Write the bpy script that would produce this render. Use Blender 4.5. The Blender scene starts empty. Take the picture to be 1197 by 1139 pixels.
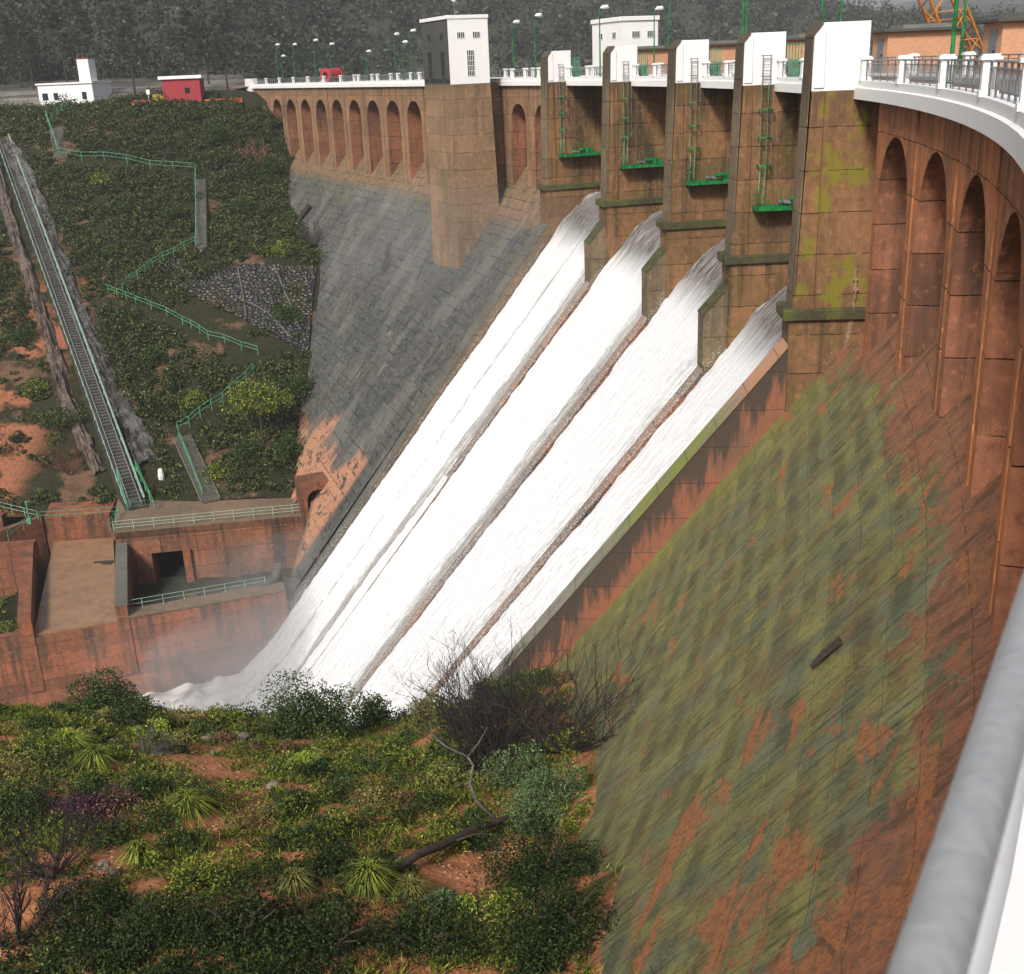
import bpy, math, random
import numpy as np
from mathutils import Vector, noise as mnoise
rng = np.random.default_rng(7); random.seed(7)
PI = math.pi
COL = bpy.context.scene.collection
# ------------------------------------------------------------------ plan curve of the dam crest (metres)
KS = np.array([8.47348, 6.19489, 5.27621, 2.55553, 0.49282, 0.26671]) / 1000
_s = np.arange(0, 300.01, .25)
_h = 1.20454 + np.concatenate([[0], np.cumsum(np.interp(_s[:-1] + .125, np.arange(6) * 45., KS)) * .25])
_x = 8.98375 + np.concatenate([[0], np.cumsum(np.cos(_h[:-1])) * .25])
_y = 20.05975 + np.concatenate([[0], np.cumsum(np.sin(_h[:-1])) * .25])
A0 = np.array([-.172, .102]); HA = math.radians(59.3); A1 = np.array([_x[0], _y[0]]); L = 22.0
_t = np.linspace(0, 1, 89)[:-1, None]
TA = np.array([math.cos(HA), math.sin(HA)]) * L; TB = np.array([math.cos(_h[0]), math.sin(_h[0])]) * L
_hm = (2*_t**3-3*_t**2+1)*A0 + (_t**3-2*_t**2+_t)*TA + (-2*_t**3+3*_t**2)*A1 + (_t**3-_t**2)*TB
_d = (6*_t**2-6*_t)*A0 + (3*_t**2-4*_t+1)*TA + (-6*_t**2+6*_t)*A1 + (3*_t**2-2*_t)*TB
_hh = np.arctan2(_d[:, 1], _d[:, 0])
_b = np.arange(-34, 0, 2.)[:, None]
SS = np.concatenate([_b[:, 0] - 22, np.linspace(-22, 0, 89)[:-1], _s])
PXY = np.concatenate([A0 + _b * TA / L, _hm, np.stack([_x, _y], 1)])
PH = np.concatenate([np.full(len(_b), HA), _hh, _h])
def W(s, o, z):
    s = np.asarray(s, float); o = np.asarray(o, float); z = np.asarray(z, float)
    s, o, z = np.broadcast_arrays(s, o, z)
    h = np.interp(s, SS, PH); x = np.interp(s, SS, PXY[:, 0]); y = np.interp(s, SS, PXY[:, 1])
    return np.stack([x - np.sin(h) * o, y + np.cos(h) * o, z], -1)
def head(s): return float(np.interp(s, SS, PH))
def sov(P):
    P = np.atleast_2d(P)[:, :2]
    i = ((P[:, None] - PXY[None]) ** 2).sum(-1).argmin(1)
    v = P - PXY[i]; T = np.stack([np.cos(PH[i]), np.sin(PH[i])], -1)
    return SS[i] + (v * T).sum(-1), -v[:, 0] * T[:, 1] + v[:, 1] * T[:, 0]
ZS = np.array([-60, 5, 17, 27, 38, 58, 110, 112, 128, 145, 160, 400.]); ZV = np.array([-10, -10.2, -10.7, -11.4, -13.2, -13.7, -13.9, -12.5, -12.8, -13.8, -14.7, -14.9])
def zslope(s, o): return np.interp(s, ZS, ZV) - 1.21 * o
# ------------------------------------------------------------------ camera maths (used to find where sight lines meet the ground)
F, EYE, PITCH, ROLL = 1337.49, 1.25, math.radians(20.1434), math.radians(-2.376)
def ray(x, y):
    dx, dy = x - 598.5, y - 569.5; cr, sr = math.cos(ROLL), math.sin(ROLL)
    a = cr * dx + sr * dy; b = -sr * dx + cr * dy; R, U = a / F, -b / F
    return np.array([R, math.cos(PITCH) + U * math.sin(PITCH), -math.sin(PITCH) + U * math.cos(PITCH)])
# ------------------------------------------------------------------ object helpers
def tag(o, label=None, cat=None, group=None, kind=None):
    if label: o['label'] = label
    if cat: o['category'] = cat
    if group: o['group'] = group
    if kind: o['kind'] = kind
    return o
def empty(name, loc, label, cat, group=None, rz=0):
    o = bpy.data.objects.new(name, None); o.empty_display_size = .5
    o.location = loc; o.rotation_euler = (0, 0, rz); COL.objects.link(o)
    return tag(o, label, cat, group)
def link(name, me, m=None, parent=None):
    o = bpy.data.objects.new(name, me); COL.objects.link(o)
    if m is not None and not me.materials: me.materials.append(m)
    if parent is not None:
        o.parent = parent
        # the parent chain carries only location/rotz: keep the mesh where it was built
        M = parent_matrix(parent); o.matrix_parent_inverse = M.inverted()
    return o
from mathutils import Matrix
def parent_matrix(p):
    M = Matrix.Translation(p.location) @ Matrix.Rotation(p.rotation_euler[2], 4, 'Z')
    if p.parent is not None: M = parent_matrix(p.parent) @ p.matrix_parent_inverse @ M
    return M
class MB:
    """collects polygons in world space, with dam coordinates (s, offset, z) stored for the materials"""
    def __init__(self): self.v = []; self.c = []; self.f = []; self.n = 0
    def add(self, V, Cc, Fc):
        V = np.asarray(V, float).reshape(-1, 3); Cc = np.asarray(Cc, float).reshape(-1, 3)
        self.v.append(V); self.c.append(Cc)
        self.f += [tuple(int(i) + self.n for i in f) for f in Fc]; self.n += len(V); return self
    def dam(self, Cc, Fc): Cc = np.asarray(Cc, float); return self.add(W(Cc[:, 0], Cc[:, 1], Cc[:, 2]), Cc, Fc)
    def box(self, s0, s1, o0, o1, z0, z1, ns=1):
        return self.prism([(o0, z0), (o1, z0), (o1, z1), (o0, z1)], s0, s1, ns)
    def prism(self, prof, s0, s1, ns=1):            # profile in (off, z), swept along the crest
        n = len(prof); sv = np.linspace(s0, s1, ns + 1)
        C_ = [(s, o, z) for s in sv for o, z in prof]; F_ = []
        for i in range(ns):
            for k in range(n):
                a = i*n+k; b = i*n+(k+1) % n; F_.append((a, b, b+n, a+n))
        F_.append(tuple(range(n))[::-1]); F_.append(tuple(range(ns*n, ns*n+n)))
        return self.dam(C_, F_)
    def grid(self, fn, us, vs, dam=True):           # fn(u,v)->(a,b,c)
        U, V = np.meshgrid(us, vs, indexing='ij'); P = np.stack(fn(U, V), -1).reshape(-1, 3); nv = len(vs)
        F_ = [(i*nv+j, (i+1)*nv+j, (i+1)*nv+j+1, i*nv+j+1) for i in range(len(us)-1) for j in range(nv-1)]
        return self.dam(P, F_) if dam else self.add(P, P, F_)
    # world-space solids
    def wbox(self, c, d, rz=0, R=None):
        c = np.array(c, float); d = np.array(d, float) / 2
        V = np.array([(x, y, z) for x in (-1, 1) for y in (-1, 1) for z in (-1, 1)]) * d
        if R is None:
            cr, sr = math.cos(rz), math.sin(rz); R = np.array([[cr, -sr, 0], [sr, cr, 0], [0, 0, 1]])
        V = V @ R.T + c
        return self.add(V, V, [(0, 1, 3, 2), (4, 6, 7, 5), (0, 4, 5, 1), (2, 3, 7, 6), (0, 2, 6, 4), (1, 5, 7, 3)])
    def quad8(self, bot, top):                      # bottom and top rings of equal length (any n)
        n = len(bot); V = list(bot) + list(top)
        F_ = [tuple(range(n))[::-1], tuple(range(n, 2*n))] + [(k, (k+1) % n, (k+1) % n+n, k+n) for k in range(n)]
        return self.add(V, V, F_)
    def bar(self, a, b, w, h=None):                 # square bar a->b
        a = np.array(a, float); b = np.array(b, float); h = h or w
        d = b - a; l = np.linalg.norm(d)
        if l < 1e-6: return self
        d /= l; up = np.array([0, 0, 1.]) if abs(d[2]) < .9 else np.array([1., 0, 0])
        x = np.cross(d, up); x /= np.linalg.norm(x); y = np.cross(x, d)
        V = [p + sx*x*w/2 + sy*y*h/2 for p in (a, b) for sx, sy in ((-1, -1), (1, -1), (1, 1), (-1, 1))]
        return self.add(V, V, [(3, 2, 1, 0), (4, 5, 6, 7)] + [(k, (k+1) % 4, (k+1) % 4+4, k+4) for k in range(4)])
    def tube(self, pts, rad, n=8, caps=True):
        pts = [np.array(p, float) for p in pts]; m = len(pts); rad = rad if hasattr(rad, '__len__') else [rad]*m
        V = []; px = None
        for i, p in enumerate(pts):
            d = pts[min(i+1, m-1)] - pts[max(i-1, 0)]; d /= np.linalg.norm(d) + 1e-9
            if px is None:
                up = np.array([0, 0, 1.]) if abs(d[2]) < .9 else np.array([1., 0, 0]); px = np.cross(d, up)
            px = px - d * (px @ d); px /= np.linalg.norm(px) + 1e-9; py = np.cross(d, px)
            V += [p + rad[i] * (px*math.cos(2*PI*k/n) + py*math.sin(2*PI*k/n)) for k in range(n)]
        F_ = [(i*n+k, i*n+(k+1) % n, (i+1)*n+(k+1) % n, (i+1)*n+k) for i in range(m-1) for k in range(n)]
        if caps: F_ += [tuple(range(n))[::-1], tuple(range((m-1)*n, m*n))]
        return self.add(V, V, F_)
    def build(self, name, m, parent=None, smooth=False, bevel=0):
        me = bpy.data.meshes.new(name); V = np.concatenate(self.v); me.from_pydata(V.tolist(), [], self.f)
        a = me.attributes.new('sco', 'FLOAT_VECTOR', 'POINT'); a.data.foreach_set('vector', np.concatenate(self.c).astype(np.float32).ravel())
        me.update()
        if smooth: me.polygons.foreach_set('use_smooth', [True]*len(me.polygons))
        o = link(name, me, m, parent)
        if bevel:
            b = o.modifiers.new('bevel', 'BEVEL'); b.width = bevel; b.segments = 1; b.limit_method = 'ANGLE'
        return o
# ------------------------------------------------------------------ material helpers
class G:
    def __init__(self, name, rough=.8, spec=.3):
        self.m = bpy.data.materials.new(name); self.m.use_nodes = True; self.t = self.m.node_tree
        self.b = self.t.nodes['Principled BSDF']; self.b.inputs['Roughness'].default_value = rough
        self.b.inputs['Specular IOR Level'].default_value = spec
    def node(self, ty, ins=None, **kw):
        n = self.t.nodes.new(ty)
        for k, v in kw.items(): setattr(n, k, v)
        for k, v in (ins or {}).items():
            if isinstance(v, bpy.types.NodeSocket): self.t.links.new(v, n.inputs[k])
            else: n.inputs[k].default_value = v
        return n
    def math(self, op, a, b=0., c=None):
        d = {0: a, 1: b}
        if c is not None: d[2] = c
        return self.node('ShaderNodeMath', d, operation=op).outputs[0]
    def add(self, a, b): return self.math('ADD', a, b)
    def mul(self, a, b): return self.math('MULTIPLY', a, b)
    def step(self, v, lo, hi, t0=0., t1=1.):
        return self.node('ShaderNodeMapRange', {0: v, 1: lo, 2: hi, 3: t0, 4: t1}, interpolation_type='SMOOTHSTEP').outputs[0]
    def attr(self):
        if not hasattr(self, '_a'):
            self._a = self.node('ShaderNodeAttribute', attribute_name='sco').outputs['Vector']
            s = self.node('ShaderNodeSeparateXYZ', {0: self._a}); self.s, self.o, self.z = s.outputs
        return self._a
    def xyz(self, a, b, c): return self.node('ShaderNodeCombineXYZ', {0: a, 1: b, 2: c}).outputs[0]
    def noise(self, vec, scale, detail=4, rough=.55, dist=0.):
        return self.node('ShaderNodeTexNoise', {'Vector': vec, 'Scale': scale, 'Detail': detail, 'Roughness': rough, 'Distortion': dist}).outputs[0]
    def scaled(self, vec, k): return self.node('ShaderNodeVectorMath', {0: vec, 1: k}, operation='MULTIPLY').outputs[0]
    def mix(self, f, a, b):
        n = self.node('ShaderNodeMix', {'Factor': f}, data_type='RGBA')
        for k, v in ((6, a), (7, b)):
            if isinstance(v, bpy.types.NodeSocket): self.t.links.new(v, n.inputs[k])
            else: n.inputs[k].default_value = (*v, 1) if len(v) == 3 else v
        return n.outputs[2]
    def out(self, col, bump=None, strength=.5, dist=.05, rough=None):
        if isinstance(col, bpy.types.NodeSocket): self.t.links.new(col, self.b.inputs['Base Color'])
        else: self.b.inputs['Base Color'].default_value = (*col, 1)
        if bump is not None:
            n = self.node('ShaderNodeBump', {'Height': bump, 'Strength': strength, 'Distance': dist})
            self.t.links.new(n.outputs[0], self.b.inputs['Normal'])
        if rough is not None: self.t.links.new(rough, self.b.inputs['Roughness'])
        return self.m
def plain(name, col, rough=.6, metal=0, var=.12, scale=3.):
    g = G(name, rough); g.b.inputs['Metallic'].default_value = metal
    v = g.node('ShaderNodeTexCoord').outputs['Object']
    n = g.noise(v, scale, 5); n2 = g.noise(g.scaled(v, (1, 1, .2)), scale*3, 3)
    dark = tuple(c*(1-2.5*var) for c in col)
    return g.out(g.mix(g.step(g.mul(g.add(n, n2), .5), .35, .62), dark, col), n2, .15, .01)
def concrete(name, col, col2, dark, lift=2.05, stain=.5, moss=0., mosscol=(.14, .15, .03), whites=0., joint=8.47, blot=.5, top_dark=True):
    g = G(name, .88, .2); v = g.attr()
    warp = g.noise(v, .6, 3)
    c = g.mix(g.step(g.noise(v, .16, 5, .6), .38, .62), col, col2)
    # pour lifts: each lift a slightly different tone
    zl = g.math('DIVIDE', g.add(g.z, g.mul(warp, .12)), lift)
    cell = g.math('FLOOR', zl)
    blk = g.math('FLOOR', g.mul(g.add(g.s, g.mul(cell, 1.37)), 1/2.9))
    wn = g.node('ShaderNodeTexWhiteNoise', {'Vector': g.xyz(cell, blk, 0.)}, noise_dimensions='3D').outputs[0]
    c = g.mix(g.mul(g.step(wn, 0, 1), .35), c, dark)
    # board-marked streaks and run-down stains
    st = g.noise(g.scaled(v, (1.6, 1.6, .09)), 1.0, 5, .65)
    st2 = g.noise(g.scaled(v, (5.5, 5.5, .25)), 1.0, 3, .6)
    big = g.noise(g.scaled(v, (.35, .35, .12)), 1., 3)
    m = g.mul(g.step(g.add(g.mul(st, .6), g.mul(big, .5)), .50, .68), stain)
    c = g.mix(m, c, dark)
    c = g.mix(g.mul(g.step(st2, .52, .75), .35*blot+.1), c, tuple(x*.55 for x in col))
    fine = g.noise(v, 2.2, 8, .75); grit = g.noise(v, 9., 6, .8)
    c = g.mix(g.mul(g.step(fine, .5, .66), .55), c, tuple(x*.5 for x in col2)); c = g.mix(g.mul(g.step(fine, .47, .34), .5), c, tuple(min(1, x*1.5) for x in col))
    c = g.mix(g.mul(g.step(grit, .55, .68), .45), c, tuple(x*.45 for x in col))
    if top_dark:
        td = g.step(g.add(g.z, g.mul(g.noise(g.scaled(v, (2.2, 2.2, .05)), 1., 4, .7), 7.)), 1.2, 3.4); c = g.mix(g.mul(td, .75), c, dark)
    line = g.math('ABSOLUTE', g.math('SUBTRACT', g.math('FRACT', zl), .5))
    ln = g.step(line, .485, .4975); ln = g.mul(ln, g.step(g.noise(v, 1.1, 2), .33, .5))
    c = g.mix(g.mul(ln, .8), c, tuple(x*.25 for x in dark))
    vl = g.math('ABSOLUTE', g.math('SUBTRACT', g.math('FRACT', g.math('DIVIDE', g.add(g.s, g.mul(cell, 1.37)), 2.9)), .5))
    c = g.mix(g.mul(g.step(vl, .493, .499), .35), c, tuple(x*.3 for x in dark))
    if whites:
        w = g.mul(g.step(g.noise(g.scaled(v, (3., 3., .5)), 1.3, 4, .7), .66, .74), whites); c = g.mix(w, c, (.5, .42, .34))
    if moss:
        mm = g.mul(g.step(g.noise(g.scaled(v, (.6, .6, .5)), 1., 6, .7), .49, .6), moss)
        c = g.mix(mm, c, mosscol)
    h = g.add(g.mul(st2, .5), g.add(g.mul(fine, .6), g.mul(ln, -1.2)))
    return g.out(c, h, .75, .08)
M = {}
M['wall'] = concrete('dam_concrete_red', (.50, .185, .07), (.36, .145, .062), (.10, .052, .03), stain=.7, moss=.12, mosscol=(.10, .085, .03))
M['wall_far'] = concrete('dam_concrete_tan', (.31, .18, .10), (.25, .145, .08), (.085, .06, .04), stain=.65)
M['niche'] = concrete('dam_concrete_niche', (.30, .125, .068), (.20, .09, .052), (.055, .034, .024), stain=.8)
M['pier'] = concrete('pier_concrete', (.25, .13, .062), (.18, .10, .05), (.045, .034, .022), stain=.95, moss=.3, mosscol=(.12, .10, .02))
M['pier_moss'] = concrete('pier_concrete_mossy', (.25, .13, .062), (.19, .10, .05), (.08, .05, .03), stain=.6, moss=.75, mosscol=(.17, .17, .015))
M['pier_face'] = concrete('pier_nose_concrete', (.20, .15, .09), (.15, .11, .065), (.06, .05, .035), stain=.6)
M['ledge'] = concrete('ledge_concrete', (.075, .075, .035), (.06, .055, .03), (.03, .03, .02), stain=.4, moss=.5, mosscol=(.10, .12, .02))
M['train'] = concrete('training_wall_concrete', (.27, .11, .06), (.17, .085, .05), (.045, .034, .026), stain=1., whites=.4)
M['basin'] = concrete('basin_wall_concrete', (.27, .095, .048), (.19, .08, .045), (.07, .045, .032), stain=1., whites=.15, top_dark=False, lift=1.4)
M['basin_top'] = concrete('basin_coping_concrete', (.20, .14, .09), (.15, .11, .07), (.08, .06, .045), stain=.3)
M['greycop'] = concrete('grey_coping', (.13, .125, .105), (.10, .10, .085), (.06, .06, .05), stain=.3, moss=.0)
def coping():
    g = G('training_coping', .85); v = g.attr()
    n = g.noise(g.scaled(v, (1, .35, .35)), 1.2, 5)
    top = g.step(g.z, -17.5, -14.5); mid = g.mul(g.step(g.z, -26, -21), g.step(g.z, -15, -19))
    c = g.mix(g.step(n, .4, .6), (.15, .145, .115), (.20, .19, .15))
    c = g.mix(g.mul(g.step(n, .3, .55), g.mul(mid, .9)), c, (.17, .19, .02))
    c = g.mix(g.mul(g.step(n, .3, .5), g.mul(top, .9)), c, (.36, .19, .11))
    f = g.math('FRACT', g.math('DIVIDE', g.o, 1.55)); ln = g.step(g.math('ABSOLUTE', g.math('SUBTRACT', f, .5)), .48, .495)
    c = g.mix(g.mul(ln, .7), c, (.03, .03, .025))
    return g.out(c, n, .3, .03)
M['coping'] = coping()
def slope_right():
    g = G('slope_right_lichen', .92, .15); v = g.attr(); vv = g.xyz(g.s, g.z, 0.)
    iso = g.noise(g.scaled(vv, (.55, .55, 1)), 1., 7, .68, .5); iso2 = g.noise(g.scaled(vv, (1.7, 1.7, 1)), 1., 7, .75, .3); fine = g.noise(vv, 5., 7, .8); grit = g.noise(v, 14., 5, .8)
    fall = g.noise(g.scaled(vv, (7., .55, 1)), 1., 5, .75); big = g.noise(vv, .12, 4, .6)
    zq = g.math('DIVIDE', g.add(g.z, g.mul(warpn(g, v), .10)), 1.02); zc = g.math('FLOOR', zq)
    sq = g.math('DIVIDE', g.add(g.s, g.mul(zc, .9)), 2.4); bc = g.math('FLOOR', sq)
    wn = g.node('ShaderNodeTexWhiteNoise', {'Vector': g.xyz(zc, bc, 0.)}, noise_dimensions='3D').outputs[0]
    row = g.noise(g.xyz(g.add(g.mul(g.s, .34), g.mul(iso2, .7)), g.mul(zc, 7.3), 0.), 1., 6, .72); fz = g.math('FRACT', zq); half = g.mul(g.step(fz, .0, .12), g.step(g.add(fz, g.mul(iso2, .5)), .95, .7))
    c = g.mix(g.step(iso, .42, .58), (.27, .255, .085), (.185, .20, .115))
    c = g.mix(g.mul(g.step(big, .48, .62), .45), c, (.215, .215, .07)); brn = g.noise(g.scaled(vv, (.35, .5, 1)), 1.3, 6, .7, .4); c = g.mix(g.mul(g.step(brn, .50, .62), .6), c, (.20, .115, .055))
    c = g.mix(g.mul(g.mul(g.step(g.add(g.mul(row, .7), g.mul(fine, .3)), .45, .55), half), .58), c, (.065, .068, .036)); c = g.mix(g.mul(g.step(row, .44, .36), .35), c, (.33, .31, .18)); c = g.mix(g.mul(g.step(wn, .4, 1.), .25), c, (.10, .10, .065))
    c = g.mix(g.mul(g.step(iso2, .52, .64), .4), c, (.10, .095, .055)); c = g.mix(g.mul(g.step(fine, .54, .66), .5), c, (.06, .058, .036))
    c = g.mix(g.mul(g.step(fall, .52, .60), .6), c, (.05, .046, .026)); c = g.mix(g.mul(g.step(fall, .42, .34), .35), c, (.30, .29, .19))
    c = g.mix(g.mul(g.step(grit, .54, .64), .45), c, (.05, .048, .03))
    ty = g.mul(g.step(g.add(g.s, g.mul(iso, 8.)), 37.0, 44.), .5); c = g.mix(ty, c, (.22, .22, .045))
    # bare rusty concrete: a ragged strip under the arches, and torn patches lower down
    edge = g.math('SUBTRACT', g.add(.75, g.mul(g.math('MAXIMUM', g.math('SUBTRACT', -2.5, g.s), 0.), .75)), g.o)
    n1 = g.noise(g.scaled(vv, (.28, .42, 1)), 1., 8, .72, .6)
    redl = g.add(edge, g.add(g.mul(g.math('SUBTRACT', n1, .5), 9.), g.mul(g.math('SUBTRACT', fall, .5), 1.2)))
    red = g.mix(g.step(iso2, .42, .58), (.36, .145, .075), (.24, .12, .075)); red = g.mix(g.mul(g.step(g.noise(g.scaled(vv, (.9, .5, 1)), 1., 7, .7), .5, .62), .75), red, (.10, .06, .036))
    red = g.mix(g.mul(g.step(fine, .5, .62), .5), red, (.11, .055, .03)); red = g.mix(g.mul(g.step(fall, .58, .68), .7), red, (.52, .30, .20)); red = g.mix(g.mul(g.step(grit, .56, .64), .6), red, (.06, .035, .022))
    c = g.mix(g.mul(g.step(redl, -.1, .25), .95), c, red)
    pt = g.step(g.add(g.mul(g.noise(g.scaled(vv, (.22, .75, 1)), 1., 7, .68, .5), .85), g.add(g.mul(fine, .15), g.step(g.s, 14., -6., 0., .05))), .58, .60); pt2 = g.step(g.noise(g.scaled(vv, (2.6, .9, 1)), 1., 5, .6), .68, .70)
    c = g.mix(g.mul(g.math('MAXIMUM', pt, pt2), .9), c, g.mix(g.step(fine, .45, .6), (.42, .17, .07), (.22, .10, .05)))
    zl = g.math('ABSOLUTE', g.math('SUBTRACT', g.math('FRACT', zq), .5)); sl = g.math('ABSOLUTE', g.math('SUBTRACT', g.math('FRACT', sq), .5)); sj = g.math('ABSOLUTE', g.math('SUBTRACT', g.math('FRACT', g.math('DIVIDE', g.s, 8.47)), .5))
    brk = g.step(iso2, .40, .52); zz = g.mul(g.step(zl, .482, .496), g.mul(brk, .7)); ss_ = g.mul(g.step(sl, .4925, .498), g.step(iso2, .5, .6)); sj = g.mul(g.step(sj, .4965, .499), .8)
    ln = g.math('MAXIMUM', g.math('MAXIMUM', zz, ss_), sj); c = g.mix(g.mul(ln, .6), c, (.04, .036, .024))
    h = g.add(g.add(g.mul(iso2, .8), g.mul(grit, .5)), g.add(g.mul(fine, .9), g.mul(ln, -.5)))
    return g.out(c, h, 1., .12)
def warpn(g, v):
    if not hasattr(g, '_w'): g._w = g.noise(v, .7, 3)
    return g._w
M['slope_r'] = slope_right()
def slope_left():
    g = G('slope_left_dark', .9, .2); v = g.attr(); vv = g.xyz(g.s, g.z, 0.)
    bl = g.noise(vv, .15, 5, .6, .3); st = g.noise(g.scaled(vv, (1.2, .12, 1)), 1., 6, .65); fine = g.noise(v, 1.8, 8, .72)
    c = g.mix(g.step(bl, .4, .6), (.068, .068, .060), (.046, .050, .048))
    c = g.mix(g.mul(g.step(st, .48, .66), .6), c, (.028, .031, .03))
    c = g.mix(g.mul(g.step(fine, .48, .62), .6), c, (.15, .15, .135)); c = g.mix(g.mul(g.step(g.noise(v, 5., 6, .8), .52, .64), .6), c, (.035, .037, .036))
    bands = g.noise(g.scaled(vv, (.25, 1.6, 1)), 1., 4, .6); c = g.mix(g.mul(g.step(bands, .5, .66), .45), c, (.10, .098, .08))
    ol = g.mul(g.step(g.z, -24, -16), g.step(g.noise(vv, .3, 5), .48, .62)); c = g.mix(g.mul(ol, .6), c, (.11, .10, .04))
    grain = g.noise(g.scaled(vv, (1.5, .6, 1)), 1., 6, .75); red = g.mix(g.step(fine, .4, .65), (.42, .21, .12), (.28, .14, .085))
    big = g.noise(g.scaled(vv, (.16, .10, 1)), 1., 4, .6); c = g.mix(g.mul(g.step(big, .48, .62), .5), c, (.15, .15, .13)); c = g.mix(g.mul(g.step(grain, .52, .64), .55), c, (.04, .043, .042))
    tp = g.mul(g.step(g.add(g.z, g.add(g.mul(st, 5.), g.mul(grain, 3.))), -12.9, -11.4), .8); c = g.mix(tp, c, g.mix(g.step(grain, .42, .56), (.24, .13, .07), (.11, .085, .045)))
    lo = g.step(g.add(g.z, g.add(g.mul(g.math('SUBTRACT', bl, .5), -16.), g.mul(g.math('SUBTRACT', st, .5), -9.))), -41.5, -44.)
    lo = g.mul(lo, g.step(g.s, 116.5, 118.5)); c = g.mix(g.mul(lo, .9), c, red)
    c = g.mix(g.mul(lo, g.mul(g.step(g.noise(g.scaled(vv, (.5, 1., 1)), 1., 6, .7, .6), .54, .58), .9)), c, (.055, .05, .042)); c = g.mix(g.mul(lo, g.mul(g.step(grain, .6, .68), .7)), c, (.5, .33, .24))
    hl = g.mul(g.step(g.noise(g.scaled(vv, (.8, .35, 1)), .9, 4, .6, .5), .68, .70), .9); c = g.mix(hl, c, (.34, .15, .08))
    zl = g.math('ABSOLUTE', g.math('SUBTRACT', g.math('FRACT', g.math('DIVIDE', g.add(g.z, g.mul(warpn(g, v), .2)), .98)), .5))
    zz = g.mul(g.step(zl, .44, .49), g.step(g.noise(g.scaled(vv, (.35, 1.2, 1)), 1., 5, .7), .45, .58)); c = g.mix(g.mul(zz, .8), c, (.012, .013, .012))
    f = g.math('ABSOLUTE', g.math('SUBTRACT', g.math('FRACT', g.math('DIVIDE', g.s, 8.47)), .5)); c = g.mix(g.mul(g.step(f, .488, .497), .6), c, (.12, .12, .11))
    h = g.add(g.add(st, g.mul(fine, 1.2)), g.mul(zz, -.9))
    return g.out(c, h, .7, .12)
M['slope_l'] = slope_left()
def white_paint(name, dirt=.4, col=(.70, .705, .695)):
    g = G(name, .55, .3); v = g.attr()
    st = g.noise(g.scaled(v, (3.5, 3.5, .35)), 1., 5, .7); n = g.noise(v, 1.4, 6, .7)
    c = g.mix(g.mul(g.step(st, .56, .78), dirt), col, (.42, .36, .27))
    c = g.mix(g.mul(g.step(n, .6, .75), dirt*.8), c, (.25, .23, .20))
    return g.out(c, g.noise(v, 9., 3), .12, .01)
M['white'] = white_paint('white_painted_concrete', .5); M['white_dirty'] = white_paint('weathered_white_concrete', .75)
M['white_house'] = white_paint('white_render', .3)
M['darkwhite'] = concrete('unpainted_render', (.13, .13, .12), (.10, .10, .095), (.05, .05, .048), stain=.4, lift=30)
M['deck'] = concrete('deck_paving', (.42, .27, .20), (.36, .25, .19), (.24, .18, .14), stain=.2, lift=50)
M['grey_metal'] = plain('galvanised_steel', (.22, .23, .24), .45, .3)
M['rail_pipe'] = plain('galvanised_pipe', (.34, .35, .355), .45, .25, .05, 30.)
M['green'] = plain('green_paint', (.012, .20, .05), .6, 0, .3); M['palegreen'] = plain('pale_green_paint', (.09, .34, .19), .6, 0, .25)
M['mintpale'] = plain('faded_green_paint', (.27, .40, .31), .6, 0, .15)
M['dark'] = plain('dark_opening', (.008, .008, .008), .9); M['glass'] = plain('window_glass', (.02, .025, .03), .15, 0, .1)
M['grey_roof'] = plain('grey_roof_sheet', (.17, .17, .16), .7); M['orange'] = plain('crane_orange', (.62, .22, .03), .5)
M['red'] = plain('red_paint', (.42, .035, .045), .55); M['redbrick'] = plain('dark_red_render', (.30, .035, .045), .8, 0, .08)
M['yellow'] = plain('yellow_plastic', (.55, .33, .03), .6); M['cone'] = plain('orange_red_plastic', (.55, .12, .04), .6)
M['gate'] = plain('gate_steel', (.035, .03, .028), .6, .2, .2); M['rock'] = plain('limestone_rock', (.19, .155, .125), .9, 0, .2, 2.)
M['mud'] = plain('muddy_water', (.26, .155, .09), .25, 0, .1, .35); M['lamp_white'] = plain('lamp_housing', (.75, .75, .72), .5)
M['bark'] = plain('dark_bark', (.05, .038, .03), .95, 0, .2, 6.); M['greybark'] = plain('grey_dead_wood', (.16, .145, .13), .95, 0, .25, 6.)
M['asphalt'] = plain('asphalt', (.06, .06, .062), .9)
def brick():
    g = G('orange_brick', .85); v = g.attr()
    b = g.node('ShaderNodeTexBrick', {'Vector': g.xyz(g.add(g.s, g.o), g.z, 0.), 'Color1': (.55, .27, .14, 1), 'Color2': (.45, .21, .11, 1), 'Mortar': (.42, .30, .22, 1), 'Scale': 1., 'Mortar Size': .008, 'Brick Width': .24, 'Row Height': .075})
    n = g.noise(v, .8, 4)
    return g.out(g.mix(g.mul(g.step(n, .5, .7), .3), b.outputs[0], (.30, .17, .11)), b.outputs[1], -.3, .01)
M['brick'] = brick()
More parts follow.
